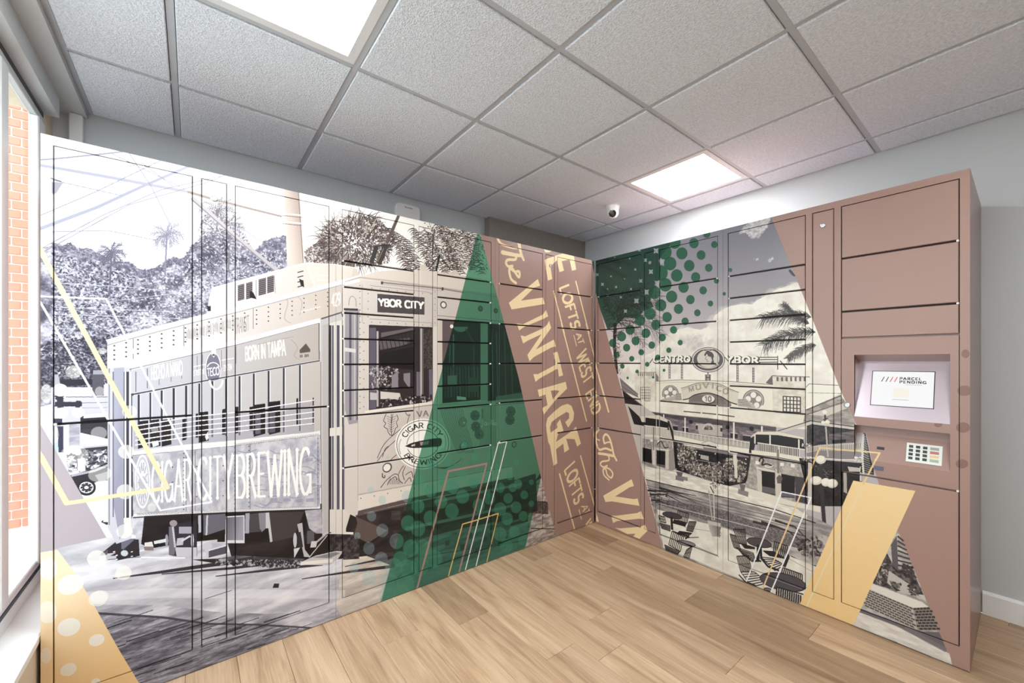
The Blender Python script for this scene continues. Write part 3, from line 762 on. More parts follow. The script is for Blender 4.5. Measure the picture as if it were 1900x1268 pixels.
    Fi(e4((350, 465), (400, 460), (395, 700), (345, 700)), C(176, 175, 184)); Fi(e4((400, 470), (510, 460), (530, 680), (400, 690)), C(92, 86, 90)); Fi(e4((505, 460), (590, 455), (590, 640), (545, 685), (520, 640)), C(150, 148, 154)); Fi(e4((590, 455), (625, 455), (635, 640), (590, 640)), C(206, 204, 208))
    Fi(e3((1250, 540), (1540, 520), (1540, 720), (1300, 800), (1250, 800)), C(120, 118, 130)); S(e3((1300, 540), (1290, 800)), 6, C(210, 209, 216)); S(e3((1200, 540), (1205, 765)), 10, C(196, 195, 204))
    Fi(e3((1320, 1000), (1550, 930), (1550, 1040), (1320, 1095)), C(96, 94, 106)); Fi(e3((1240, 910), (1350, 890), (1370, 960), (1320, 1000), (1320, 1095), (1300, 1095)), C(206, 205, 214)); S(e3((1320, 1000), (1550, 935)), 6, C(226, 225, 230))
    # truck (axle boxes)
    Fi(e3((810, 680), (1160, 600), (1170, 1080), (880, 1075), (800, 1060)), C(66, 62, 72))
    Fi(e3((880, 960), (1165, 960), (1165, 1080), (900, 1075)), C(206, 205, 212)); Fi(e3((800, 690), (860, 680), (890, 950), (870, 1060), (800, 1060)), C(128, 126, 138)); S(e3((850, 690), (880, 960)), 6, C(206, 205, 214))
    Fi(M.ell(e3(770, 870), 22/7, 80/7), C(168, 167, 180)); Fi(M.ell(e3(1105, 870), 20/7, 95/7), C(226, 225, 232)); Fi(M.ell(e3(858, 645), 50/7, 42/7), C(170, 160, 162))
    Fi(e3((930, 690), (1100, 690), (1100, 780), (930, 780)), C(180, 178, 190)); S(e3((900, 890), (990, 880)), 30, C(200, 198, 208)); S(e3((960, 880), (1080, 810)), 8, C(216, 214, 222))
    Fi(e4((960, 590), (1020, 575), (1040, 800), (1050, 890), (1120, 980), (1040, 975), (1020, 880)), C(196, 193, 196)); Fi(e4((960, 690), (1000, 680), (1030, 860), (960, 870)), C(62, 56, 60)); Fi(M.ell(e4(935, 780), 22/6.3, 88/6.3), C(206, 204, 208)); Fi(e4((920, 880), (995, 865), (925, 990)), C(216, 214, 218))
    for k in range(4): S(e4((1075, 690+38*k), (1160, 680+38*k)), 17, C(112, 108, 114)); 
    S(e4((1120, 830), (1190, 825)), 30, C(216, 210, 206)); S(e4((1190, 800), (1290, 715)), 10, C(190, 186, 186))
    Fi(e4((1100, 985), (1310, 720), (1340, 900), (1260, 960)), C(40, 36, 40)); S(e4((1100, 985), (1315, 720)), 5, C(206, 200, 196))
    Fi(e4((995, 1040), (1180, 960), (1420, 905), (1500, 910), (1440, 1000), (1340, 1075), (1010, 1070)), C(206, 202, 202)); S(e4((1000, 1055), (1380, 1020)), 17, C(238, 232, 224)); Fi(e4((1140, 985), (1400, 920), (1470, 930), (1350, 990)), C(150, 146, 148))
    Fi(e4((1340, 710), (1620, 710), (1690, 800), (1690, 1000), (1500, 1010), (1500, 900), (1350, 900)), M.tex((44, 40, 44), (112, 106, 108), 16, 4, 66)); Fi(e4((1330, 675), (1620, 685), (1620, 712), (1330, 705)), C(238, 230, 224))
    Fi(e6((680, 1050), (810, 950), (990, 960), (1000, 1120), (770, 1170), (770, 1120), (600, 1120)), C(58, 54, 62)); Fi(e6((610, 1105), (770, 1090), (790, 1080), (690, 1130), (600, 1170)), C(206, 205, 214)); Fi(e6((600, 1120), (690, 1060), (680, 1110)), C(120, 110, 112)); Fi(e6((820, 950), (960, 950), (840, 1060), (820, 1050)), C(128, 126, 144)); Fi(e6((810, 920), (960, 910), (960, 950), (820, 960)), C(244, 238, 236))
    Fi(M.ell(e6(850, 1095), 36/5.3, 30/5.3), C(206, 216, 222))
    for q in ((750, 1075), (775, 1110), (775, 1150), (922, 1075), (922, 1120)): S(e6(q, (q[0], q[1]+12)), 6, C(240, 240, 240))
    Fi(e3((480, 900), (580, 885), (600, 960), (480, 960)), C(228, 225, 220)); Fi(e3((600, 880), (760, 845), (760, 890), (610, 920)), C(226, 225, 228)); Fi(e3((470, 950), (600, 950), (600, 1000), (480, 1000)), C(150, 132, 136))
    # ---------------- tram: body
    # end bay at the left
    Fi(I_((199, 632), (242, 622), (244, 1000), (216, 1010), (200, 980)), C(214, 213, 222)); Fi(I_((211, 680), (230, 670), (232, 985), (222, 1002), (211, 940)), M.grad((211, 800), (186, 186, 202), (231, 800), (172, 172, 188)))
    for x, w, c_ in ((231.5, 4, C(70, 66, 84)), (234.5, 8, C(240, 238, 240)), (238, 8, C(84, 80, 98)), (242, 6, C(244, 243, 246)), (245.5, 5, C(84, 80, 96))): S([(x, 690), (x, 962)], w*1.35, c_)
    Fi(e3((210, 575), (305, 570), (310, 800), (215, 800)), C(236, 234, 226)); Fi(e3((315, 555), (470, 550), (450, 760), (400, 815), (340, 800), (315, 700)), M.tex((196, 195, 204), (222, 221, 228), 20, 3, 71)); 
    S(I_((203, 650), (203, 975)), 3, C(150, 149, 160)); S(I_((210, 690), (210, 960)), 3, C(120, 119, 134))
    # roof box with louvres
    Fi(I_((383, 584), (388, 552), (393, 535), (568, 487.5), (620, 491), (662, 498), (668, 512), (600, 535), (384, 592)), M.grad((383, 560), (226, 223, 226), (640, 500), (220, 208, 196)))
    Fi(I_((568, 487.5), (620, 491), (655, 497), (653, 513), (583, 533), (574, 520)), C(226, 216, 206)); S(I_((568, 488), (585, 532)), 7, C(240, 232, 224)); S(I_((393, 535), (568, 488), (622, 491), (664, 498)), 5, C(244, 238, 230))
    S(I_((585, 510), (610, 512)), 5, C(244, 236, 228)); S(I_((588, 520), (612, 520)), 4, C(240, 232, 224))
    for a, b_, y0, y1, dy in ((441.5, 453.5, 530, 559, -3.5), (456.5, 468.5, 526, 556, -3.5), (480, 493.5, 519, 549, -3.5), (496, 508.5, 514.5, 544.5, -3.5)):
        Fi(I_((a, y0), (b_, y0+dy), (b_, y1+dy), (a, y1)), C(92, 84, 90))
        for k in range(8): S([(a, y0+2+k*3.6), (b_, y0+2+k*3.6+dy)], 2.0, C(170, 160, 160))
    S(I_((475, 520), (475, 552)), 2, C(150, 142, 142)); S(I_((509, 512), (511, 544)), 2, C(150, 142, 142))
    for k in range(4): S([(552, 506+k*9), (563, 503+k*9)], 5, C(92, 84, 84))
    Fi(z3((360, 760), (380, 770), (400, 810), (360, 800)), C(44, 40, 46)); Fi(z3((650, 690), (675, 700), (680, 740), (660, 730)), C(44, 40, 44)); Fi(z3((108, 850), (130, 850), (130, 880), (112, 880)), C(60, 58, 70))
    # gutter and letterboard
    Fi(I_((199, 640), (242, 628), (358, 598), (437, 580), (634, 528), (640, 580), (593, 595), (437, 637), (358, 655), (242, 681), (200, 684)), M.grad((220, 650), (238, 237, 240), (600, 560), (214, 202, 192)))
    for k in range(26):
        x = 206+k*9.0; y = 634-(x-200)*0.252; S([(x, y+5), (x+1.0, y+38-0.01*k)], 2.5+2*((k*5) % 3), C(208, 206, 208), .5)
    for k in range(19):
        x = 212+k*22.0
        if x > 620: break
        y = 634-(x-200)*0.250
        for q in range(4): M.disk((x, y+11+q*8.5), 3.0, C(92, 86, 92))
    for x in (247, 341, 470): 
        y = 634-(x-200)*0.25; S([(x, y+4), (x, y+44)], 2.2, C(120, 114, 118))
    for k in range(44):
        x = 346+k*2.05; y = 634-(x-200)*0.25
        if k % 6 != 5: S([(x, y+18-(k*7) % 5), (x+.4, y+36-(k*5) % 6)], 2.6, C(168, 160, 160), .55)
    text(M, 'TRANSIT', [(436, 592), (462, 586), (462, 613), (436, 620)], .11, C(150, 142, 142), .55, gap=.05)
    for k in range(11): S([(556+k*3.6, 578-k*0.9), (558+k*3.6, 580-k*0.9)], 4, C(244, 240, 234))
    S(bez([(520, 548), (534, 560), (528, 590), (540, 600)]), 4, C(178, 166, 158), .6); S(bez([(545, 545), (560, 560), (556, 585)]), 4, C(184, 172, 164), .6)
    S(I_((199, 636), (242, 624), (358, 593.5), (437, 575), (634, 523.5), (668, 515)), 22, C(248, 246, 242)); S(I_((199, 641), (242, 629), (358, 599), (437, 580.5), (634, 529)), 3.5, C(176, 170, 172))
    S(I_((240, 680), (358, 653), (437, 635.5), (594, 594)), 18, C(246, 243, 238)); S(I_((240, 686), (358, 659), (437, 641), (592, 600)), 3.5, C(150, 146, 150))
    # sign band
    Fi(I_((243, 688), (358, 660), (437, 642), (592, 601), (593, 668), (437, 695), (358, 709), (243, 731)), M.grad((260, 700), (208, 207, 214), (590, 640), (198, 189, 182)))
    for x in (252, 273.5, 295.5, 317.5, 337, 366, 376, 395, 411, 438): y = 692-(x-243)*0.252; S([(x, y), (x, y+38-0.03*(x-243))], 2.2, C(140, 138, 148))
    text(M, 'HECHO A MANO', [(280.5, 682), (338, 670), (338.5, 695), (281, 705)], .17, C(246, 244, 244), serif=.12, gap=.08)
    text(M, 'BORN IN TAMPA', [(454.7, 645.5), (529, 630.5), (530, 659), (455.5, 669.5)], .17, C(246, 240, 232), serif=.12, gap=.08)
    Fi(z3((652, 1110), (690, 1070), (715, 1105), (715, 1120), (655, 1128)), C(112, 100, 96)); [S(z3((658+k*9, 1138-k), (658+k*9, 1154-k)), 5, C(130, 118, 112)) for k in range(6) if k != 2]
    S(I_((478, 640), (510, 632), (545, 625)), 2.0, C(170, 160, 156)); S(bez([(540, 630), (552, 645), (546, 660), (556, 668)]), 4, C(176, 165, 160), .6)
    # round company badge on the band
    Fi(M.ell(c4(1240, 790), 92/6.338, 195/6.338), C(248, 246, 246)); Fi(M.ell(c4(1240, 790), 84/6.338, 185/6.338), C(140, 137, 152)); Fi(c4((1215, 540), (1270, 535), (1272, 620), (1245, 660), (1218, 620)), C(248, 246, 246)); M.disk(c4(1245, 628), 5, C(120, 118, 132))
    S(M.ell(c4(1240, 780), 70/6.338, 62/6.338, 20, 190, 350), 4, C(244, 242, 244)); text(M, 'TECO', [c4(1168, 790), c4(1310, 768), c4(1312, 858), c4(1172, 876)], .15, C(248, 246, 246), serif=.12, gap=.08)
    S(c4((1010, 768), (1150, 738)), 4, C(244, 242, 244)); S(c4((1340, 690), (1485, 665)), 4, C(244, 242, 244)); text(M, 'STREETCAR', [c4(1012, 815), c4(1135, 790), c4(1135, 850), c4(1012, 872)], .16, C(244, 242, 244), gap=.1); text(M, 'SYSTEM', [c4(1365, 750), c4(1460, 735), c4(1460, 800), c4(1365, 815)], .16, C(244, 242, 244), gap=.1)
    S(I_((243, 733), (358, 711), (437, 697), (594, 669.5)), 6, C(92, 88, 98)); S(I_((592, 600), (592.5, 668)), 5, C(118, 108, 104))
    # panelled side with windows
    Fi(I_((245, 735), (358, 713), (437, 699), (594, 671), (594, 800), (437, 818), (358, 824), (245, 838)), M.grad((260, 760), (208, 208, 216), (590, 740), (206, 198, 192)))
    for x in (257.5, 279, 300, 322.5, 345.5, 370, 394, 419.5, 444.5, 471, 498.5, 526.5, 556.5):
        y = 735-(x-245)*0.184; S([(x, y), (x, 822-(x-245)*0.07)], 6.5 if x > 300 else 5.5, C(74, 70, 84)); S([(x+2.6, y), (x+2.6, 822-(x-245)*0.07)], 3, C(240, 239, 242))
    Fi(e1((340, 480), (1540, 330), (1540, 700), (340, 800)), C(176, 175, 188), .55); Fi(I_((419, 768), (583, 745), (583, 802), (419, 818)), C(172, 168, 180), .5)
    for q in (((395, 440), (530, 425), (530, 760), (395, 800)), ((553, 425), (670, 410), (690, 760), (553, 780)), ((705, 420), (825, 405), (830, 740), (705, 770)), ((1190, 320), (1310, 310), (1320, 690), (1190, 720)), ((975, 410), (1025, 400), (1025, 680), (975, 690)), ((1150, 340), (1180, 335), (1180, 650), (1150, 655)), ((1495, 300), (1530, 300), (1530, 610), (1495, 615))):
        Fi(e1(*q), C(54, 48, 54))
    for q in (((500, 225), (650, 205), (650, 600), (500, 640)), ((700, 185), (845, 170), (845, 580), (700, 615)), ((90, 280), (125, 275), (125, 610), (90, 615)), ((260, 250), (300, 245), (300, 590), (260, 600)), ((445, 250), (490, 245), (490, 560), (445, 565)), ((1055, 140), (1080, 135), (1080, 490), (1055, 495)), ((1270, 130), (1285, 128), (1285, 480), (1270, 485))):
        Fi(e2(*q), C(50, 44, 50))
    Fi(e2((520, 340), (590, 335), (590, 600), (520, 610)), C(120, 116, 128)); Fi(e2((705, 320), (780, 315), (780, 580), (705, 590)), C(110, 106, 118))
    for k, (ya, yb) in enumerate(((495, 160), (555, 240), (618, 315), (685, 390), (745, 465))):
        S([e1(360, ya+4), e1(840, ya-72), e1(1130, ya-118), (437, 720+(ya-0)/7.045-24.6), e2(1290, yb)], 4.6, C(244, 241, 238))
    Fi(e1((570, 700), (660, 690), (670, 750), (590, 775)), C(226, 224, 226)); Fi(e1((1270, 640), (1310, 570), (1320, 660), (1290, 690)), C(236, 234, 232))
    S(M.ell(c4(1275, 900), 78/6.338, 130/6.338, 20, 10, 170), 7, C(246, 245, 248))
    S(I_((245, 841), (340, 832), (437, 823), (594, 803)), 14, C(236, 233, 232)); S(I_((245, 846), (340, 837), (437, 828), (594, 808)), 3, C(130, 126, 134))
    for k in range(60): x = 436+k*2.6; S([(x, 828-(x-437)*0.125), (x+1, 824-(x-437)*0.125)], 2, C(130, 124, 126))
    # advertising panel CIGAR CITY BREWING
    Fi(I_((246, 846), (340, 837), (437, 828), (594.5, 808), (594.5, 944), (437, 950), (340, 954), (247, 958)), M.tex((184, 182, 192), (216, 213, 216), 40, 4, 81, .3, .7, asp=.6))
    for k in range(26):        # faint wood-cut pattern
        x = 440+rs.rand()*145; y = 835+rs.rand()*105; L = 14+rs.rand()*22
        S(bez([(x, y), (x+L*.5, y+rs.randn()*5), (x+L, y+rs.randn()*4)]), 5, C(164, 160, 178), .7)
    for k in range(16): 
        x = 500+(k % 4)*22+rs.rand()*6; y = 850+(k//4)*24+rs.rand()*6; Fi(I_((x, y), (x+14, y-1.5), (x+14, y+5), (x, y+6)), C(168, 164, 180), .7)
    for x in (345, 362, 464, 590): S([(x, 838-(x-340)*0.11), (x, 950)], 2.0, C(120, 116, 124))
    for k in range(15):
        for x in (341, 436, 462, 590): M.disk((x, 842-(x-340)*0.11+k*8), 2.6, C(104, 100, 108))
    for x in (299, 320, 365, 392, 414, 505, 550):
        for y in (868, 896, 924): M.disk((x, y-(x-300)*0.03), 2.6, C(96, 92, 102))
    Fi(M.ell((264.5, 894), 14.5, 50), C(236, 234, 236)); Fi(M.ell((264.5, 894), 12.2, 46), C(206, 205, 212)); Fi(M.ell((264.5, 894), 10, 41), C(228, 227, 231)); Fi(M.ell((264.5, 896), 8, 12), C(196, 194, 200))
    for k in range(14): a = k*2*np.pi/14; S([(264.5+6*math.cos(a), 896+22*math.sin(a)), (264.5+9.5*math.cos(a), 896+38*math.sin(a))], 2.5, C(176, 174, 184))
    cw = C(246, 244, 240)
    for w_, (xa, xb) in (('CIGAR', (282, 355)), ('CITY', (367, 432)), ('BREWING', (438, 577))):
        ty = lambda x: 860-(x-279)*0.098 if x < 437 else 846-(x-437)*0.105
        by = lambda x: 932-(x-284)*0.0515
        text(M, w_, [(xa, ty(xa)), (xb, ty(xb)), (xb, by(xb)), (xa, by(xa))], .155, cw, serif=.115, hz=.05, gap=.13)
    S(I_((247, 957), (340, 952), (437, 948), (594, 942.5)), 10, C(236, 232, 230)); S(I_((247, 961), (340, 956), (437, 952), (594, 946)), 4, C(60, 56, 62))
    for k in range(120): x = 255+k*2.8; S([(x, 957-(x-247)*0.042), (x+.6, 953.5-(x-247)*0.042)], 1.6, C(120, 116, 122))
    Fi(e4((1050, 430), (1245, 415), (1255, 700), (1180, 700), (1100, 640)), M.tex((176, 172, 184), (212, 206, 204), 24, 3, 83, asp=2))
    # corner post and door strips
    Fi(I_((594.5, 592), (634, 582), (634, 600), (612, 606), (612, 990), (598, 995), (594.5, 800)), C(208, 202, 200)); Fi(I_((598, 604), (612, 600), (612, 985), (600, 992)), C(198, 191, 190)); S(I_((595, 672), (595, 800), (597, 950)), 3, C(120, 114, 116))
    Fi(I_((612, 600), (642, 592), (642, 990), (612, 990)), C(226, 219, 212))
    for x, w, c_ in ((613, 4.5, C(60, 54, 56)), (617.5, 6, C(120, 116, 132)), (627.5, 8, C(104, 100, 114)), (633, 4, C(236, 230, 224)), (637, 7, C(110, 104, 112)), (648, 7, C(96, 90, 94))): S([(x, 604), (x, 946 if x > 614 else 990)], w*1.6, c_)
    Fi(I_((612, 795), (636, 792), (636, 808), (612, 810)), C(232, 226, 218)); Fi(I_((612, 946), (642, 946), (650, 955), (640, 988), (612, 988)), C(226, 218, 210))
    S(I_((596, 592), (634, 580), (636, 588)), 7, C(110, 104, 110)); text(M, '429', [(615.5, 546), (631.5, 543.5), (631.5, 566), (615.5, 569)], .13, C(248, 244, 238), gap=.1)
    # ---------------- tram front
    FR = C(220, 210, 200)
    Fi(I_((636, 528), (665, 516), (700, 505), (740, 501), (790, 503), (840, 509), (900, 520), (960, 545), (1010, 640), (1015, 860), (985, 905), (900, 928), (780, 944), (664, 962), (640, 950)), M.grad((640, 700), (222, 213, 206), (1000, 700), (206, 194, 184)))
    Fi(I_((640, 524), (668, 514), (700, 504), (745, 500), (800, 503), (845, 509), (905, 520), (925, 545), (860, 540), (740, 526), (670, 520)), C(228, 217, 206)); S(I_((640, 524), (668, 515), (735, 523), (845, 538), (925, 552)), 9, C(200, 188, 178)); S(I_((707, 524), (820, 536), (860, 543)), 7, C(150, 138, 132)); S(I_((707, 527), (820, 540)), 5, C(196, 186, 178)); Fi(z5((275, 515), (288, 515), (288, 532), (275, 532)), C(88, 76, 74)); Fi(z5((632, 550), (644, 550), (644, 568), (632, 568)), C(88, 76, 74))
    S(I_((667, 520), (640, 527)), 16, C(244, 238, 230))
    Fi(I_((640, 574), (667, 574), (667, 580), (664, 790), (648, 790), (640, 760)), C(176, 170, 174)); S(I_((650, 580), (650, 780)), 11, C(120, 114, 120)); S(I_((658, 580), (658, 780)), 7, C(204, 198, 194)); S(I_((663.5, 580), (663, 780)), 6, C(112, 104, 108)); Fi(I_((638, 572), (664, 573), (664, 577), (638, 576)), C(84, 78, 80)); Fi(I_((638, 645), (660, 648), (660, 655), (638, 652)), C(226, 220, 216))
    S(bez([(647, 567), (649, 554), (654, 550), (660, 556), (661, 570)]), 4, C(176, 164, 158))
    Fi(I_((640, 790), (664, 785), (664, 945), (650, 955), (640, 950)), C(222, 213, 206))
    S(I_((664, 585), (664, 930)), 2.5, C(170, 160, 154)); S(I_((672, 528), (672, 600)), 2.5, C(186, 174, 166)); S(I_((687, 530), (790, 542), (803, 545)), 3, C(168, 156, 150)); S(I_((686, 592), (802, 600)), 3, C(176, 160, 152))
    for p0, p1, n in (((668, 530), (668, 770), 22), ((675, 600), (675, 755), 10), ((807, 542), (807, 760), 20), ((690, 598), (800, 604), 8), ((690, 535), (800, 546), 8), ((683, 545), (683, 588), 4)):
        for k in range(n): t = k/(n-1); M.disk((p0[0]*(1-t)+p1[0]*t, p0[1]*(1-t)+p1[1]*t), 2.6, C(120, 108, 104))
    # destination sign
    Fi(I_((699.7, 546), (787.8, 552.8), (787.8, 584.4), (699.7, 579.6)), C(98, 88, 90)); S(I_((699.7, 546), (787.8, 552.8)), 3, C(70, 62, 64)); S(I_((699.7, 546), (699.7, 579.6)), 3, C(240, 232, 222))
    text(M, 'YBOR CITY', [(702.6, 554.5), (785.5, 561), (785.3, 573.5), (703, 567.5)], .21, C(250, 247, 240), gap=.1)
    # left windscreen
    Fi(e7((155, 145), (915, 175), (915, 1030), (820, 1060), (155, 1150)), C(70, 60, 62)); 
    Fi(e7((165, 180), (240, 180), (240, 1130), (165, 1140)), C(120, 112, 124)); S(e7((258, 220), (258, 1110)), 11, C(196, 188, 186)); S(e7((770, 190), (770, 1010)), 10, C(206, 196, 190)); S(e7((790, 190), (790, 1010)), 5, C(150, 140, 136))
    Fi(e7((300, 240), (680, 180), (690, 220), (300, 300)), C(128, 116, 118)); Fi(e7((280, 340), (640, 300), (620, 380), (290, 440)), C(120, 110, 114)); S(e7((275, 310), (700, 210)), 9, C(44, 36, 38)); S(e7((275, 470), (700, 360)), 9, C(44, 36, 38))
    for k in range(8): S(e7((300+k*48, 300-k*9), (330+k*48, 440-k*9)), 4, C(52, 44, 46))
    Fi(e7((280, 480), (690, 400), (690, 680), (280, 640)), C(46, 38, 38)); Fi(e7((800, 200), (910, 200), (910, 660), (800, 660)), M.tex((62, 52, 50), (112, 100, 94), 8, 3, 91))
    M.dabs(e7((170, 640), (500, 640), (500, 900), (170, 920)), 240, 7, [C(230, 222, 220), C(150, 140, 142), C(44, 38, 40), C(196, 186, 186)], .85, 92)
    Fi(e7((425, 750), (500, 680), (500, 890), (425, 890)), C(160, 150, 156)); Fi(e7((565, 720), (640, 710), (640, 880), (620, 880), (565, 800)), C(156, 146, 152)); Fi(e7((860, 670), (910, 670), (910, 1000), (865, 1010)), C(128, 120, 132)); Fi(e7((715, 700), (760, 700), (760, 980), (715, 990)), C(140, 130, 138))
    Fi(e7((290, 930), (520, 950), (535, 1025), (290, 1020)), C(222, 214, 206)); Fi(e7((170, 940), (250, 950), (250, 1030), (170, 1030)), C(206, 200, 200)); M.dabs(e7((290, 1030), (910, 960), (900, 1050), (300, 1110)), 160, 8, [C(40, 34, 36), C(110, 100, 104), C(220, 210, 202), C(62, 54, 56)], .9, 93)
    S(e7((110, 1175), (820, 1075), (960, 1060)), 13, C(240, 232, 222)); S(e7((110, 1200), (820, 1100), (960, 1085)), 3.5, C(150, 138, 132))
    Fi(I_((803, 606), (812, 606), (812, 748), (803, 750)), C(228, 218, 208))
    # centre and right windscreens (under the green)
    Fi(e7((1020, 95), (1470, 110), (1470, 1030), (1020, 1070)), C(48, 40, 42)); Fi(e7((970, 100), (1020, 100), (1020, 1070), (970, 1080)), C(216, 204, 194)); Fi(e7((1020, 100), (1160, 105), (1040, 560), (1020, 600)), C(120, 106, 106)); M.disk(e7(1130, 165), 12, C(244, 236, 226))
    Fi(M.ell(e7(1235, 170), 85/6.34, 60/6.34, a0=0, a1=180), C(160, 150, 144)); S(e7((1290, 190), (1400, 370)), 9, C(96, 86, 84)); S(e7((1150, 260), (1150, 740)), 9, C(150, 140, 136)); S(e7((1110, 380), (1105, 600)), 7, C(130, 120, 116)); S(e7((1390, 390), (1390, 800)), 6, C(120, 110, 106))
    for k in range(12): S(e7((1050+k*35, 640), (1055+k*35, 1000)), 8, C(86+(k % 3)*18, 78+(k % 3)*16, 76+(k % 3)*14))
    Fi(e7((1080, 745), (1190, 740), (1190, 850), (1085, 850)), C(150, 140, 134)); Fi(e7((1190, 985), (1300, 1000), (1300, 1030), (1190, 1030)), C(226, 216, 206)); Fi(e7((1320, 770), (1440, 770), (1440, 930), (1320, 940)), C(96, 86, 82))
    Fi(e7((1475, 120), (1550, 120), (1550, 1040), (1475, 1040)), C(186, 174, 166)); Fi(I_((905, 600), (966, 606), (985, 740), (905, 748)), C(44, 38, 40))
    for x in (912, 921, 936, 948): S([(x, 615), (x+3, 740)], 9, C(110, 100, 96))
    Fi(I_((920, 736), (985, 726), (985, 746), (920, 750)), C(140, 130, 124)); S(I_((812, 752), (905, 747), (1000, 738)), 14, C(196, 184, 174)); S(I_((812, 760), (905, 754), (1000, 745)), 3, C(110, 100, 96))
    for c_, r in (((823, 566), 22), ((891.5, 573), 19), ((920, 577), 17)):
        M.disk(c_, r, C(96, 84, 82)); M.disk(c_, r*.68, C(236, 228, 220) if r > 20 else C(150, 140, 134))
    S(I_((812, 586), (905, 594), (960, 600)), 4, C(150, 138, 132))
    # lower front: hand-drawn leaves, barrel and badge
    ink = C(86, 76, 76)
    for ox in (0, 170):
        S(bez([c8(165+ox*.1, 180), c8(165, 320), c8(168, 430)]), 3, ink)
    S(bez([c8(105, 180), c8(75, 260), c8(100, 290), c8(80, 330), c8(120, 360), c8(130, 400), c8(168, 435), c8(200, 400), c8(215, 350), c8(240, 330), c8(225, 280), c8(245, 240), c8(230, 190)]), 3.5, ink)
    for k in range(7): S(c8((165, 230+k*28), (110+k*5, 205+k*28)), 2, ink); S(c8((165, 230+k*28), (222-k*5, 205+k*28)), 2, ink)
    for q in ([(0, 700), (80, 540), (200, 420), (330, 320)], [(0, 740), (110, 590), (230, 480)], [(330, 160), (360, 200), (380, 180)], [(350, 300), (370, 220), (390, 190)], [(130, 560), (90, 600), (60, 690)], [(230, 660), (180, 700), (150, 740)]): S(bez([c8(*p) for p in q]), 3.5, ink)
    for q in ([(40, 1050), (110, 960), (200, 890), (250, 900)], [(250, 890), (280, 830), (310, 790)], [(120, 1020), (140, 970), (210, 920), (230, 960)], [(250, 900), (260, 960), (300, 1000)], [(330, 800), (300, 880), (320, 960)], [(330, 900), (400, 860), (420, 930)], [(320, 1000), (380, 930), (400, 980)]): S(bez([c8(*p) for p in q]), 4, ink)
    for k in range(9): S(c8((150+k*14, 930+(k % 3)*12), (140+k*16, 1010)), 2.2, ink)
    text(M, 'VA', [c8(465, 150), c8(600, 140), c8(600, 205), c8(475, 215)], .14, C(150, 130, 126), gap=.2)
    for k in range(13): S(bez([c8(740+k*22, 120), c8(800+k*20, 300), c8(880+k*18, 480), c8(940+k*16, 640)]), 2.6, C(110, 98, 94))
    for k in range(9): S(bez([c8(640+k*18, 800+k*4), c8(800+k*14, 820-k*6), c8(930+k*10, 760-k*8)]), 2.4, C(110, 98, 94))
    for (hx, hy) in ((1150, 200), (1160, 330), (1200, 420), (1570, 150), (1560, 250)):
        for k in range(9): a = k*0.7; M.fill(M.ell(c8(hx+26*math.cos(a), hy+30*math.sin(a)), 5, 3.4, 14, rot=40*k), C(150, 138, 130)); S(M.ell(c8(hx+26*math.cos(a), hy+30*math.sin(a)), 5, 3.4, 14, rot=40*k), 2.2, C(70, 60, 60))
    Fi(c8((1230, 100), (1400, 85), (1400, 560), (1200, 560)), C(170, 156, 146), .5); S(c8((1235, 120), (1240, 230)), 12, C(120, 108, 102), .5)
    # pale script on the bottle: Jai Alai
    jc = C(246, 240, 232)
    for q in ([(1235, 250), (1240, 310), (1225, 335), (1212, 320)], [(1285, 285), (1265, 280), (1262, 310), (1285, 310), (1286, 285), (1290, 312)], [(1305, 285), (1308, 312)], [(1325, 315), (1340, 250), (1352, 312)], [(1328, 290), (1350, 288)], [(1362, 250), (1362, 312)], [(1390, 285), (1374, 284), (1372, 310), (1390, 308), (1391, 284), (1394, 312)], [(1408, 285), (1410, 310)]): S(bez([c8(*p) for p in q], 5), 4.5, jc)
    M.disk(c8(1005, 275), 30, C(150, 138, 130)); M.disk(c8(1005, 275), 26, C(176, 164, 154)); M.disk(c8(1020, 285), 6, WH); M.disk(c8(1020, 555), 32, C(120, 108, 102)); M.disk(c8(1020, 555), 24, C(196, 184, 174)); M.disk(c8(1010, 545), 9, WH)
    M.disk(c8(1610, 540), 22, C(120, 108, 102)); M.disk(c8(1610, 540), 15, C(196, 184, 174))
    text(M, '429', [c8(850, 700), c8(1120, 690), c8(1120, 790), c8(850, 800)], .09, C(206, 196, 186), gap=.25)
    bc_ = c8(535, 535)
    Fi(M.ell(bc_, 51.5, 47, 60, rot=-8), C(250, 247, 240)); Fi(M.ell(bc_, 48.8, 44.3, 60, rot=-8), C(96, 86, 84)); Fi(M.ell(bc_, 47.6, 43.2, 60, rot=-8), C(250, 247, 240))
    S(M.ell(bc_, 29.5, 25.5, 40, 188, 352, rot=-8), 3.5, C(96, 86, 84)); S(M.ell(bc_, 29.5, 25.5, 40, 12, 168, rot=-8), 3.5, C(96, 86, 84))
    arctext(M, 'CIGAR CITY', bc_, 33, 30, .30, -66, 62, .13, C(78, 68, 68), serif=.10)
    arctext(M, 'BREWING', bc_, 32.5, 29.5, .30, 236, 122, .13, C(78, 68, 68), serif=.10, inward=True)
    Fi(bez([c8(325, 560), c8(400, 525), c8(520, 495), c8(640, 475), c8(750, 470), c8(745, 555), c8(640, 570), c8(520, 580), c8(400, 580), c8(325, 560)], 6), C(70, 60, 58)); Fi(c8((400, 548), (445, 530), (445, 560), (400, 562)), C(236, 226, 216)); Fi(c8((500, 512), (610, 497), (600, 540), (510, 552)), C(180, 160, 152))
    for k in range(22): S(c8((250+0.3*(k-11)**2*.6, 480+k*8), (262+0.3*(k-11)**2*.6, 482+k*8)), 1.8, C(110, 100, 96)); S(c8((800-.25*(k-11)**2*.5, 430+k*8), (812-.25*(k-11)**2*.5, 430+k*8)), 1.8, C(110, 100, 96))
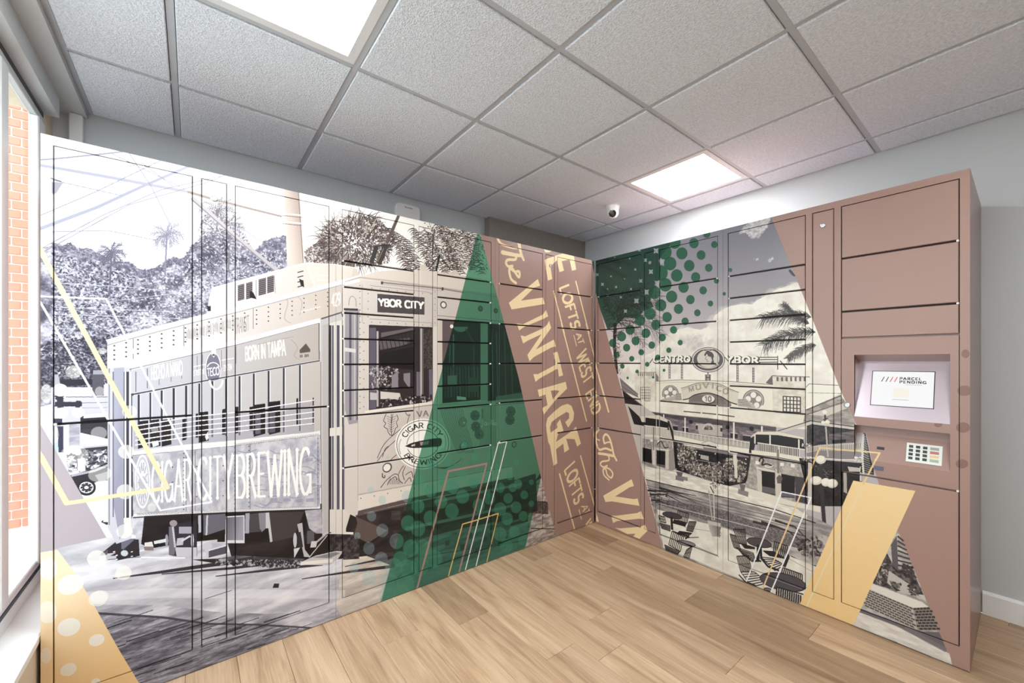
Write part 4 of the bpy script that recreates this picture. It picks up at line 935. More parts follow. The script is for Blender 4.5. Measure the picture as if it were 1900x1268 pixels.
    M.disk(c8(118, 815), 31, C(216, 206, 198)); M.disk(c8(118, 812), 27, C(110, 100, 98)); M.disk(c8(115, 812), 20, C(244, 238, 230)); S(bez([c8(60, 880), c8(62, 920), c8(85, 930), c8(90, 905)]), 6, C(110, 98, 96))
    # bumper
    Fi(z6((135, 605), (200, 590), (1000, 440), (1000, 500), (400, 620), (135, 690)), C(232, 222, 212)); S(z6((135, 600), (400, 550), (1000, 440)), 5, C(186, 174, 166)); Fi(z6((135, 690), (400, 625), (1010, 500), (1010, 530), (400, 665), (130, 715)), C(112, 100, 100)); S(z6((115, 718), (400, 650), (1010, 525)), 4, C(206, 194, 186))
    Fi(z6((120, 715), (400, 650), (380, 720), (300, 800), (190, 870), (110, 830), (130, 760)), C(112, 98, 94)); Fi(z6((320, 690), (372, 690), (372, 740), (320, 740)), C(226, 220, 206)); Fi(z6((322, 690), (368, 692), (366, 732), (326, 732)), C(244, 240, 228))
    for k in range(7): M.disk(z6(150+k*75, 620-k*14), 3, C(110, 98, 94))
    # step boards and street under the green
    for (ya, yb, w) in ((915, 745, 20), (985, 800, 14), (870, 720, 14)): S(z6((330, ya-60), (700, (ya+yb)/2-60), (1040, yb-60)), w, C(150, 138, 134))
    Fi(z6((340, 840), (900, 700), (1000, 720), (960, 900), (340, 1100)), M.tex((120, 108, 106), (206, 194, 184), 26, 4, 95, asp=5)); S(z6((400, 960), (1240, 830)), 5, C(60, 52, 54)); S(z6((560, 740), (1060, 640)), 24, C(150, 138, 132), .6)
    for k in range(9): x, y = 580+k*42, 770+((k*53) % 7)*22; Fi(z6((x, y), (x+26, y-4), (x+24, y+26), (x, y+30)), C(60, 54, 54))
    # step, curb and brick at the far right foot
    Fi(I_((985, 900), (1015, 880), (1035, 995), (975, 1020)), M.tex((150, 138, 130), (216, 204, 194), 14, 3, 96, asp=3)); Fi(e8((1660, 140), (1790, 150), (1790, 260), (1640, 250)), M.tex((80, 68, 66), (130, 116, 110), 8, 3, 97)); S(e8((1640, 385), (1850, 390)), 6, C(70, 60, 60)); S(e8((1700, 150), (1790, 155)), 5, C(60, 52, 52))

    # ---------------- coloured films and line work over the picture
    M.a[:] = 255.0*(np.clip(M.a, 0, 255)/250.0)**1.24
    green = [(887.5, 425), (930, 560), (962, 700), (1004, 887), (992, 940), (974, 1020), (704, 1130), (801, 760), (850, 572)]
    Fi(z6((120, 722), (400, 660), (700, 590), (1000, 520), (1130, 480), (1140, 690), (1000, 730), (800, 790), (560, 830), (470, 900), (400, 960), (330, 1000), (150, 930), (300, 800)), M.tex((22, 18, 22), (52, 44, 46), 30, 3, 98, asp=3), .85)
    for q in ([(400, 790), (700, 730), (1000, 660)], [(430, 870), (700, 800), (900, 760)], [(560, 640), (800, 590), (1050, 540)]): S([z6(*p) for p in q], 18, C(170, 158, 150), .8)
    M.tint(green, (8, 30, 23), (102, 160, 127), 1.0, 1.12)
    M.tint(z6((255, 1205), (300, 1060), (420, 850), (700, 800), (1010, 740), (1100, 760), (1070, 890), (700, 1040)), (16, 58, 50), (104, 168, 150), .6)
    # teal dot screen: grows towards the lower left corner of the triangle
    GM = np.zeros((M.H, M.W), bool); _s, _m = M.mask([M.P(green)]); GM[_s] = _m
    dots = [((300, 390), 9), ((210, 720), 26), ((270, 630), 22), ((270, 800), 34), ((195, 900), 32), ((265, 960), 36), ((110, 1010), 28), ((195, 1065), 38), ((130, 830), 18), ((205, 575), 18), ((640, 420), 22), ((540, 430), 22), ((610, 360), 20), ((730, 320), 22), ((880, 380), 22), ((920, 445), 20), ((1020, 420), 16), ((790, 390), 20),
            ((480, 520), 30), ((540, 580), 32), ((600, 510), 28), ((665, 555), 34), ((720, 480), 28), ((780, 530), 30), ((410, 610), 30), ((470, 665), 36), ((600, 640), 34), ((660, 690), 38), ((720, 610), 36), ((860, 500), 24), ((810, 660), 34), ((540, 730), 38), ((870, 620), 32), ((930, 560), 26), ((975, 620), 26), ((985, 495), 20), ((1030, 540), 24), ((1065, 600), 22), ((1105, 530), 14), ((1020, 670), 30), ((1000, 560), 22), ((970, 735), 32), ((1060, 720), 26), ((1105, 650), 16), ((930, 680), 34), ((930, 820), 36), ((1010, 810), 30), ((965, 885), 36), ((1060, 855), 28), ((1110, 765), 18),
            ((415, 760), 40), ((350, 860), 40), ((470, 790), 40), ((430, 900), 44), ((500, 900), 44), ((335, 1010), 50), ((420, 1020), 48), ((310, 1090), 50), ((400, 1100), 50), ((370, 960), 40), ((480, 1000), 50), ((560, 960), 46), ((380, 1160), 50), ((300, 1170), 50)]
    for c_, r in dots:
        q = M.ell(z6(*c_), r/3.02, r*1.12/3.02)
        M.tint(q, (34, 92, 68), (128, 200, 174), .88, clip=GM); M.tint(q, (84, 96, 104), (214, 226, 222), .72, clip=~GM)
    for p_, w, c_ in ((z6((465, 1125), (640, 468), (855, 425), (700, 1035)), 12, C(172, 132, 126)), (z6((735, 1022), (920, 308), (972, 297)), 8, WH), (z6((915, 312), (968, 300), (795, 1000)), 8, WH), (z6((640, 1058), (720, 765), (920, 705), (855, 980)), 8, C(230, 190, 120))): S(p_, w, c_)
    # mauve band with the yellow lettering
    mv = [(888, 424), (1096, 474), (1110, 540), (1112, 1000), (1032, 995), (1004, 887), (962, 700), (925, 560)]
    Fi(mv, MAUVE); Fi([(1096, 474), (1112, 474), (1112, 560)], C(44, 62, 58))
    letters_left(M)
    # left end: mauve triangle, peach triangle, translucent dots, gold and white frames
    Fi(I_((60, 760), (76.4, 790), (197.6, 998), (79, 1024), (60, 1028)), C(186, 174, 182))
    Fi(I_((60, 1030), (79.5, 1025), (106.7, 1021), (140.7, 1066), (177, 1128), (220, 1205), (262, 1275), (60, 1290)), M.grad((100, 1040), (250, 228, 196), (160, 1260), (248, 208, 150)))
    wd_ = C(250, 247, 240)
    for c_, rx, ry, rot, a in ((c2(575, 465), 25, 18, -18, .85), (c2(395, 335), 17, 21, 0, .6), (c2(390, 690), 17, 21, 0, .6), (c2(563, 812), 22, 16, -20, .85), (c2(790, 918), 15, 10.5, -20, .85), (c2(375, 1045), 10, 15, 0, .5), (c2(560, 1160), 16, 11, -25, .7), (c2(785, 1265), 9, 8, -20, .7), (c2(800, 580), 18, 14, -15, .7), (c2(790, 250), 18, 15, -12, .7), (c2(958, 395), 5, 6, 0, .5),
                               (e6(868, 100), 15, 13, 0, .65), (e6(858, 492), 16, 14, 0, .65), (e6(850, 880), 15, 13, -10, .6), (e6(610, 320), 22, 14, -10, .5), (e6(360, 130), 26, 18, 0, .45), (e5(420, 320), 15, 12, 0, .55), (e5(760, 75), 8, 6, 0, .6), (e5(730, 550), 9, 9, 0, .45), (e5(100, 575), 11, 17, 0, .6), (e5(720, 1040), 15, 12, 0, .45), (e5(210, 1060), 6, 15, 0, .5), (e5(1080, 790), 14, 12, 0, .5), (z2(625, 1075), 1, 1, 0, .1), (z2(435, 880), 15, 13, -15, .7), (z2(350, 965), 17, 12, -15, .7), (z2(600, 705), 1, 1, 0, 0), (z2(545, 375), 7, 6, 0, .5), (z2(535, 650), 8, 8, 0, .45)):
        Fi(M.ell(c_, rx, ry, 40, rot=rot), wd_, a)
    gl = C(246, 226, 184)
    S(I_((70, 455), (98, 508), (169, 640), (311, 905.6), (124, 934.6), (79, 853), (68, 836)), 15, gl)
    S(I_((70, 550), (197, 555), (392.5, 932), (297.7, 947.7), (97.5, 600), (70, 553)), 6.5, C(250, 250, 252))
    return M

def letters_left(M):
    Y = GOLD; S = M.stroke; Fi = M.fill
    # script "The" at the top
    S(bez(d5((250, 240), (268, 280), (310, 315), (400, 345), (460, 352))), 21, Y, w2=13)
    S(bez(d5((478, 290), (490, 360), (505, 420), (530, 480))), 29, Y, w2=19)
    S(bez(d5((300, 395), (370, 410), (450, 425), (505, 430))), 31, Y, w2=22)
    S(bez(d5((445, 420), (440, 470), (360, 475), (340, 510), (365, 545), (410, 540))), 19, Y)
    S(bez(d5((365, 545), (430, 600), (480, 600), (475, 660), (400, 560), (375, 590), (395, 680), (450, 725))), 19, Y)
    # V I N T A G E
    Fi(d5((680, 680), (705, 752), (640, 775), (500, 912), (735, 878), (755, 948), (400, 1006), (370, 935)), Y)
    Fi(d5((768, 1010), (790, 1080), (745, 1105), (530, 1195), (480, 1232), (455, 1155), (520, 1165), (735, 1060)), Y)
    Fi(d6((480, 15), (500, -30), (525, 55), (345, 310), (560, 190), (580, 275), (530, 285), (320, 400), (270, 450), (245, 375), (410, 130), (250, 205), (195, 240), (165, 145), (220, 155), (430, 60)), Y)
    Fi(d6((548, 350), (600, 335), (665, 615), (615, 630), (605, 545), (590, 540), (390, 650), (340, 692), (315, 600), (370, 600), (575, 490), (572, 440)), Y)
    M.fills([d6((695, 690), (712, 770), (600, 880), (490, 1010), (440, 1078), (418, 1000), (480, 965), (460, 840), (430, 850), (385, 868), (365, 785)), d6((520, 795), (545, 900), (620, 800), (590, 790))], Y)
    M.fills([d6((470, 1268), (465, 1190), (480, 1120), (560, 1040), (650, 970), (720, 950), (765, 975), (795, 1060), (785, 1140), (725, 1230), (690, 1165), (735, 1120), (735, 1060), (705, 1045), (600, 1110), (530, 1165), (510, 1230), (520, 1290), (600, 1230), (590, 1190), (630, 1130), (670, 1268), (610, 1300), (575, 1420), (520, 1460), (490, 1400))], Y)
    Fi(d7((600, 65), (650, 240), (612, 272), (585, 195), (500, 190), (530, 300), (480, 332), (470, 240), (395, 300), (410, 440), (370, 468), (335, 265), (560, 110)), Y)
    # the end of the line above: "GE"
    Fi(d5((740, 352), (860, 368), (800, 395), (760, 395)), Y)
    Fi(d5((752, 475), (800, 455), (900, 420), (985, 398), (1065, 420), (1090, 580), (1045, 592), (1020, 470), (935, 490), (960, 590), (912, 607), (885, 480), (815, 545), (835, 680), (788, 698)), Y)
    # LOFTS AT WEST END, twice, with rules
    S(d5((1085, 700), (1230, 1268)), 12, Y); S(d6((935, 0), (1042, 440)), 13, Y); S(d5((848, 805), (965, 1268)), 12, Y); S(d6((645, 0), (942, 1158)), 13, Y)
    text(M, 'LOFTS', [d5(1010, 735), d5(1135, 1195), d5(1045, 1222), d5(912, 775)], .17, Y, gap=.13)
    text(M, 'AT', [d6(870, 112), d6(915, 232), d6(850, 255), d6(818, 130)], .15, Y, gap=.1); S(d6((790, 140), (825, 272)), 8, Y)
    text(M, 'WEST', [d6(935, 300), d6(1020, 650), d6(915, 730), d6(820, 385)], .15, Y, gap=.09)
    text(M, 'END', [d6(1030, 758), d6(1112, 1020), d6(1020, 1090), d6(930, 830)], .16, Y, gap=.1)
    S(d7((645, 360), (795, 900)), 13, Y); S(d7((430, 545), (585, 1115)), 13, Y)
    text(M, 'LOFTS', [d7(585, 415), d7(680, 800), d7(590, 870), d7(482, 510)], .15, Y, gap=.11)
    text(M, 'AT', [d7(715, 865), d7(740, 935), d7(685, 985), d7(655, 885)], .13, Y, gap=.1); S(d7((630, 912), (655, 1015)), 9, Y)
    S(d7((752, 1005), (700, 1075)), 17, Y); S(d7((735, 1060), (765, 1040)), 14, Y)
    S(d7((790, 90), (782, 150), (792, 200)), 12, Y)
TRAM = draw_tram()
IMG_L = mkimg('tram_print', TRAM.a); del TRAM
def draw_street():
    M = Mural('R'); S = M.stroke; Fi = M.fill
    rs = np.random.RandomState(17)
    full = (slice(0, M.H), slice(0, M.W))
    # sky and clouds
    g = M.grad((1330, 400), (124, 124, 136), (1330, 640), (196, 190, 190))(full)
    lf = M.grad((1420, 500), (1, 1, 1), (1200, 520), (1.2, 1.18, 1.17))(full)
    M.a[:] = np.clip(g*lf, 0, 246)
    cl = C(246, 242, 230)
    cloud = z8((500, 830), (560, 800), (620, 785), (690, 800), (730, 790), (770, 745), (780, 715), (830, 680), (870, 660), (930, 650), (1000, 650), (1030, 625), (1070, 605), (1110, 585), (1150, 560), (1200, 545), (1260, 520), (1340, 560), (1420, 640), (1560, 700), (1600, 1268), (500, 1268), (240, 1200), (240, 1010), (420, 930))
    for k in range(260):           # soft bumps along the cloud's upper edge
        i = rs.randint(0, 17); t = rs.rand(); a, b = cloud[i], cloud[i+1]
        M.disk((a[0]*(1-t)+b[0]*t+rs.randn()*5, a[1]*(1-t)+b[1]*t+rs.rand()*14+1), 8+rs.rand()*20, cl, .22)
    Fi(cloud, M.tex((232, 226, 216), (250, 246, 236), 90, 4, 7, .3, .6))
    for q, n, s in ((z8((560, 850), (700, 830), (780, 870), (700, 900), (600, 900)), 60, 26), (z8((650, 900), (720, 880), (640, 930)), 20, 20)): M.dabs(q, n, s, [C(196, 190, 188), C(206, 200, 198)], .12, 3, asp=.6)
    for q, n, s, sd in ((z8((925, 235), (950, 195), (1000, 165), (1060, 150), (1108, 140), (1085, 200), (1040, 255), (990, 262), (965, 225)), 520, 9, 11), (z8((1090, 395), (1120, 365), (1125, 385), (1105, 405)), 60, 5, 12), (z8((1010, 385), (1045, 378), (1030, 395)), 30, 4, 13)):
        M.dabs(q, n, s, [C(206, 204, 206), C(226, 224, 222), C(180, 178, 184), C(234, 231, 226)], .35, sd, asp=.7)
    # palm fronds reaching in from the right
    pk = [C(70, 62, 62), C(100, 92, 88), C(60, 52, 54)]
    for c_, ang, L, dr, sd in (((1504, 588), 168, 92, -26, 1), ((1512, 616), 176, 100, -34, 2), ((1513, 640), 192, 58, -26, 3), ((1500, 600), 160, 60, 30, 4), ((1474, 512), 130, 14, 0, 5)):
        M.frond(c_, ang, L, dr, 62, pk[sd % 3], 5.5, sd, .25); M.frond((c_[0]+1, c_[1]+1), ang-2, L*.97, dr, 50, pk[(sd+1) % 3], 4, sd+40, .22)
    # ---------------- building
    CR, CR2 = C(240, 234, 220), C(228, 221, 206)
    # left tower
    Fi(b1((345, 220), (360, 180), (480, 180), (485, 235), (485, 400), (345, 400)), M.tex((220, 212, 198), (240, 234, 222), 30, 4, 21)); 
    for k in range(8): Fi(b1((364+k*14, 184), (372+k*14, 184), (372+k*14, 204), (364+k*14, 204)), C(170, 160, 150))
    S(b1((345, 180), (485, 180)), 3, C(130, 120, 114))
    for k in range(6): S(b1((381+k*12.5, 278), (381+k*12.5, 368)), 3, C(96, 86, 84)); S(b1((380, 278+k*18), (445, 278+k*18)), 3, C(96, 86, 84))
    # main gable wall
    Fi(b1((485, 245), (560, 225), (640, 228), (960, 235), (1060, 245), (1250, 262), (1250, 440), (485, 400)), CR)
    S(b1((485, 240), (640, 230), (960, 240), (1250, 262)), 4, C(160, 150, 142)); S(b1((485, 252), (640, 244), (960, 254), (1250, 276)), 2, C(180, 170, 160))
    Fi(b1((480, 180), (500, 210), (500, 240), (482, 240)), C(150, 142, 138))
    # right tower
    Fi(b3((185, 410), (240, 345), (520, 360), (520, 700), (245, 640), (240, 430)), M.tex((216, 208, 194), (238, 231, 219), 24, 4, 22)); Fi(b3((185, 410), (240, 345), (245, 430), (190, 415)), C(120, 110, 106)); S(b3((240, 352), (555, 362)), 4, C(120, 110, 104))
    for k in range(7): Fi(b3((275+k*38, 362), (292+k*38, 362), (292+k*38, 400), (275+k*38, 396)), C(120, 110, 104))
    for k in range(6): S(b3((330+k*29, 522+k*2), (330+k*29, 650+k*3)), 5, C(70, 62, 62))
    for k in range(5): S(b3((328, 524+k*32), (478, 532+k*32)), 5, C(70, 62, 62))
    Fi(b3((370, 680), (480, 690), (482, 725), (370, 705)), CR2); S(b3((370, 680), (480, 690)), 3, C(110, 100, 96)); S(b3((450, 665), (450, 720)), 3, C(90, 82, 80))
    Fi(b3((520, 440), (545, 420), (800, 430), (820, 490), (600, 590), (520, 620)), C(244, 239, 228)); S(b3((545, 420), (800, 432)), 3, C(110, 100, 96)); S(b3((520, 450), (548, 420)), 3, C(120, 110, 104)); S(b3((540, 495), (820, 500)), 2.5, C(160, 150, 142))
    # rooftop sign
    S(c5((280, 345), (940, 345)), 5, C(70, 62, 60)); S(c5((1080, 352), (1648, 356)), 5, C(70, 62, 60)); S(c5((160, 345), (200, 290)), 6, C(80, 72, 70)); S(b3((305, 225), (365, 298)), 5, C(80, 72, 70))
    for k, y in enumerate((275, 303, 335)): S(c5((1450, y), (1660, y-2)), 5, C(90, 80, 78))
    S(b3((285, 185), (285, 300)), 5, C(120, 110, 106))
    for a, b_, y0, y1 in ((395, 0, 350, 530), (540, 0, 350, 535), (1195, 0, 360, 565), (1380, 0, 395, 570)):
        S(c5((a-8, y0), (a-8, y1)), 4, C(90, 82, 80)); S(c5((a+8, y0), (a+8, y1)), 4, C(120, 112, 108))
        for k in range(6): S(c5((a-8, y0+k*30), (a+8, y0+k*30+26)), 3, C(120, 110, 106))
    text(M, 'CENTRO', [c5(215, 272), c5(640, 268), c5(640, 335), c5(215, 338)], .36, C(84, 76, 74), gap=.22)
    text(M, 'CENTRO', [c5(207, 266), c5(632, 262), c5(632, 329), c5(207, 332)], .20, C(250, 247, 238), gap=.22)
    text(M, 'YBOR', [c5(1068, 268), c5(1440, 278), c5(1440, 345), c5(1068, 352)], .36, C(84, 76, 74), gap=.25)
    text(M, 'YBOR', [c5(1060, 262), c5(1432, 272), c5(1432, 338), c5(1060, 346)], .20, C(250, 247, 238), gap=.25)
    oc = c5(850, 305)
    Fi(M.ell(oc, 197/6.338, 149/6.338), C(84, 76, 76)); Fi(M.ell(oc, 190/6.338, 142/6.338), C(226, 220, 212)); Fi(M.ell(oc, 175/6.338, 127/6.338), C(112, 104, 106)); Fi(M.ell(c5(850, 290), 132/6.338, 104/6.338), C(222, 216, 206))
    Fi(bez([c5(800, 250), c5(830, 205), c5(890, 215), c5(915, 255), c5(905, 290), c5(880, 270), c5(850, 262), c5(835, 235), c5(815, 262)], 5), C(104, 96, 98)); Fi(c5((880, 268), (905, 275), (920, 345), (880, 345), (895, 310)), C(110, 102, 104))
    S(bez([c5(830, 262), c5(815, 295), c5(835, 300), c5(832, 320), c5(860, 322)], 5), 3, C(130, 122, 120))
    S(M.ell(oc, 150/6.338, 96/6.338, 24, 35, 145), 6, C(226, 220, 210)); S(bez([c5(720, 225), c5(780, 190), c5(850, 200), c5(920, 185), c5(975, 225)]), 4, C(84, 76, 76))
    S(c5((846, 455), (846, 500)), 6, C(84, 76, 76)); Fi(c5((812, 475), (880, 475), (880, 550), (812, 550)), C(176, 168, 162)); S(c5((825, 480), (825, 548)), 5, C(84, 76, 76)); S(c5((868, 480), (868, 548)), 5, C(84, 76, 76)); S(c5((825, 512), (868, 512)), 5, C(84, 76, 76))
    # reels and arch
    for (cx, cy, r) in ((405, 705, 96), (1380, 785, 124)):
        q = c5(cx, cy); R_ = r/6.338
        Fi(M.ell(q, R_*1.02, R_*1.05, 40, 160, 385), C(120, 112, 108)); Fi(M.ell(q, R_*.94, R_*.97, 40, 160, 385), C(206, 198, 186)); Fi(M.ell(q, R_*.86, R_*.88, 40, 0, 360), C(156, 148, 142))
        for k in range(5):
            a = -math.pi/2+k*2*math.pi/5; Fi(M.ell((q[0]+R_*.52*math.cos(a), q[1]+R_*.54*math.sin(a)), R_*.27, R_*.28, 18), C(244, 239, 228))
    Fi(c5((440, 730), (520, 690), (545, 780), (280, 790), (300, 770)), C(196, 188, 178))
    for k in range(5): S(c5((465, 712+k*15), (535, 705+k*17)), 2.5, C(110, 102, 98))
    top = bez([c5(530, 640), c5(600, 620), c5(700, 585), c5(840, 572), c5(980, 590), c5(1090, 640), c5(1210, 690)], 6); bot = bez([c5(1190, 830), c5(1100, 800), c5(1000, 740), c5(850, 695), c5(700, 715), c5(620, 760), c5(550, 775)], 6)
    Fi(bez([c5(620, 770), c5(700, 715), c5(850, 695), c5(1000, 740), c5(1110, 810), c5(1090, 860), c5(850, 840), c5(620, 810)], 6), C(150, 140, 134))
    for k in range(7): S(c5((640+k*8, 780-k*9), (1060-k*6, 820-k*14)), 2.2, C(104, 95, 92))
    Fi(top+bot, C(226, 218, 204)); S(top, 4, C(130, 120, 114)); S(bot, 7, C(84, 76, 74)); S(bez([c5(540, 660), c5(700, 605), c5(840, 592), c5(980, 610), c5(1150, 680)]), 2.4, C(160, 150, 142))
    for ch, (x, y, r_) in zip('MUVICO', ((650, 648, -14), (733, 624, -8), (822, 608, -2), (905, 612, 6), (978, 640, 12), (1055, 675, 18))):
        dx, dy = 30*math.cos(math.radians(r_)), 30*math.sin(math.radians(r_))
        text(M, ch, [c5(x-dx+dy*.9, y-dy-30), c5(x+dx+dy*.9, y+dy-30), c5(x+dx-dy*.9, y+dy+30), c5(x-dx-dy*.9, y-dy+30)] if ch != 'I' else [c5(x-7, y-30), c5(x+7, y-29), c5(x+4, y+30), c5(x-10, y+29)], .17, C(178, 168, 152))
    Fi(M.ell(c5(855, 778), 78/6.338, 48/6.338), C(96, 86, 84)); Fi(M.ell(c5(850, 765), 74/6.338, 45/6.338), C(240, 234, 224)); text(M, '10', [c5(815, 735), c5(885, 735), c5(885, 795), c5(815, 795)], .2, C(150, 142, 138), gap=.2)
    Fi(c5((1195, 765), (1290, 760), (1400, 850), (1400, 880), (1195, 850)), C(200, 192, 182))
    for k in range(5): S(c5((1205, 775+k*16), (1300+k*14, 778+k*18)), 2.5, C(120, 112, 108))
    # long fascia
    band = [(1190, 742)]+c5((130, 800), (280, 795), (940, 850), (1110, 875), (1500, 880), (1648, 930))+[(1490, 770), (1520, 780), (1530, 800)]+c6((1900, 262), (1700, 236), (1280, 185), (900, 130), (560, 100), (250, 62), (0, 28))+[(1190, 760)]
    Fi(band, M.tex((232, 225, 210), (246, 240, 228), 60, 3, 31)); S(c6((0, 28), (250, 62), (560, 100), (900, 130), (1280, 185), (1700, 236), (1900, 262)), 6, C(180, 170, 162)); S(c6((0, 36), (250, 70), (560, 108), (900, 138), (1280, 193), (1700, 244), (1900, 270)), 4, C(70, 62, 64))
    for a, b_ in (((560, 912), (760, 928)), ((778, 930), (945, 946)), ((960, 948), (1160, 974))): S(c5(a, b_), 7, C(96, 86, 84))
    S(c5((280, 790), (940, 848)), 4, C(110, 102, 98)); S(c5((1110, 868), (1648, 915)), 4, C(110, 102, 98))
    # upper gallery
    Fi(c6((-40, 20), (0, 36), (250, 70), (560, 108), (900, 138), (1280, 193), (1700, 244), (1900, 270), (1900, 520), (1520, 520), (900, 420), (380, 330), (-40, 260)), M.tex((112, 102, 108), (158, 146, 150), 14, 4, 41, asp=2))
    Fi(c6((-40, 20), (250, 70), (560, 108), (900, 138), (1280, 193), (1900, 270), (1900, 320), (1280, 250), (700, 190), (250, 110), (-40, 60)), C(70, 62, 68), .6)
    Fi(c6((720, 205), (1110, 240), (1110, 400), (770, 360)), C(196, 188, 180)); Fi(M.ell(c6(905, 300), 95/7.9, 95/7.9, 30, 180, 360), C(206, 198, 190)); Fi(M.ell(c6(905, 300), 65/7.9, 62/7.9, 30, 180, 360), C(96, 84, 82)); M.dabs(M.ell(c6(905, 275), 50/7.9, 30/7.9), 30, 5, [C(206, 196, 186), C(120, 106, 100)], .9, 4)
    for q in (((380, 245), (455, 252), (455, 310), (380, 300)), ((525, 268), (610, 275), (610, 335), (525, 320)), ((1230, 350), (1335, 365), (1335, 430), (1230, 415)), ((1410, 385), (1525, 400), (1525, 470), (1410, 455)), ((720, 235), (750, 238), (750, 290), (720, 288)), ((1080, 270), (1110, 275), (1110, 330), (1080, 325))): Fi(c6(*q), C(50, 44, 48)); S(c6((q[0][0], q[0][1]-8), (q[1][0], q[1][1]-8)), 4, C(220, 212, 204))
    for (x, y) in ((648, 185), (1188, 262), (1540, 285)): M.disk(c6(x, y), 13, C(40, 34, 38))
    for (x, y0, y1) in ((250, 75, 160), (563, 120, 385), (1278, 190, 510), (1692, 245, 330)): S(c6((x, y0), (x, y1)), 9, C(240, 234, 224))
    Fi(c6((380, 310), (560, 338), (900, 390), (1250, 440), (1520, 492), (1515, 580), (1250, 545), (800, 470), (560, 410), (385, 375)), C(186, 178, 168), .8); S(c6((380, 310), (560, 338), (900, 390), (1250, 440), (1520, 492)), 4, C(240, 234, 224))
    for k in range(20): x = 385+k*59; y = 312+k*9.4; S(c6((x, y), (x, y+78)), 3, C(236, 230, 218))
    for k in range(60): x = 385+k*19; y = 312+k*3.1; S(c6((x, y), (x, y+72)), 1.4, C(206, 198, 188), .6)
    Fi(c6((385, 385), (560, 412), (800, 470), (1250, 548), (1515, 585), (1510, 655), (1250, 610), (800, 545), (400, 462)), C(238, 231, 217)); Fi(c6((800, 500), (900, 460), (1030, 500), (1030, 580), (810, 540)), C(226, 219, 206)); S(c6((820, 540), (905, 525), (1025, 575)), 4, C(70, 62, 62)); S(c6((800, 500), (910, 462), (1030, 505)), 3, C(150, 142, 136))
    # ground floor in shade with plants
    Fi(c6((385, 470), (800, 552), (1510, 665), (1530, 700), (1470, 1080), (1200, 1130), (900, 1040), (640, 960), (430, 890)), M.tex((26, 22, 26), (70, 62, 64), 22, 4, 51)); Fi(c6((520, 505), (800, 555), (1330, 650), (1500, 690), (1500, 712), (1330, 690), (800, 600), (520, 540)), C(150, 138, 138)); Fi(c6((540, 508), (700, 535), (830, 560), (830, 578), (540, 525)), C(238, 232, 220)); Fi(c6((1210, 625), (1330, 645), (1330, 660), (1210, 640)), C(238, 232, 220))
    Fi(c6((790, 665), (910, 690), (910, 755), (790, 725)), C(190, 184, 176)); Fi(c6((930, 840), (1050, 800), (1140, 870), (1130, 890), (950, 870)), C(128, 120, 118)); Fi(c6((600, 790), (700, 780), (780, 830), (640, 840)), C(110, 102, 104)); S(c6((720, 740), (1060, 800)), 5, C(150, 142, 140)); S(c6((915, 780), (915, 900)), 6, C(220, 214, 204))
    fol = [C(150, 140, 134), C(96, 88, 86), C(196, 188, 176), C(60, 54, 56), C(226, 219, 206), C(110, 100, 96)]
    M.dabs(c6((450, 520), (720, 560), (740, 760), (520, 900), (450, 780)), 420, 8, fol, .85, 5); M.dabs(c6((540, 820), (700, 780), (900, 820), (1090, 900), (1090, 1070), (900, 1030), (640, 950)), 900, 6, fol, .85, 6); M.dabs(c6((1130, 740), (1250, 700), (1460, 790), (1460, 960), (1380, 1080), (1150, 1050)), 520, 8, fol, .85, 7)
    for k in range(14): x, y = 420+rs.rand()*1050, 560+rs.rand()*380; M.disk(c6(x, y+ (x-420)*.12), 4, C(244, 240, 230))
    Fi(c6((1265, 660), (1320, 665), (1335, 1010), (1290, 1010), (1285, 830), (1270, 800)), C(226, 218, 206))
    # left pavilion
    Fi(b1((245, 215), (365, 320), (365, 345), (262, 300)), C(150, 142, 140)); Fi(b1((262, 295), (400, 400), (480, 465), (300, 480)), C(52, 46, 50)); S(b1((255, 290), (400, 405), (480, 470)), 6, C(120, 112, 112)); S(b1((258, 270), (370, 345)), 3, C(90, 82, 82)); S(b1((250, 235), (365, 325)), 3, C(100, 92, 92))
    Fi(b1((250, 380), (400, 400), (590, 540), (600, 830), (380, 800), (330, 560)), C(206, 198, 190)); Fi(b1((300, 400), (385, 480), (590, 530), (580, 560), (340, 520)), C(44, 38, 42)); Fi(b1((375, 470), (500, 460), (580, 500), (595, 560), (590, 630), (560, 520), (390, 505)), C(226, 218, 202)); Fi(c6((-20, 120), (180, 150), (330, 200), (320, 290), (150, 250), (-20, 230)), C(46, 40, 44))
    Fi(c6((300, 160), (345, 180), (385, 300), (405, 470), (375, 440), (340, 300)), C(50, 44, 48)); Fi(c6((330, 180), (365, 200), (395, 320), (380, 310)), C(196, 188, 178))
    Fi(c6((-40, 235), (150, 258), (300, 278), (300, 380), (150, 370), (-40, 350)), C(196, 188, 176))
    for k in range(13): x = -30+k*27; S(c6((x, 238+k*3), (x, 345+k*3)), 2.6, C(240, 234, 222))
    S(c6((-40, 235), (150, 258), (305, 280)), 5, C(240, 234, 222)); S(c6((-40, 385), (150, 395), (370, 460)), 14, C(232, 225, 211))
    for x in (140, 185): S(c6((x, 150), (x, 370)), 4, C(236, 230, 218))
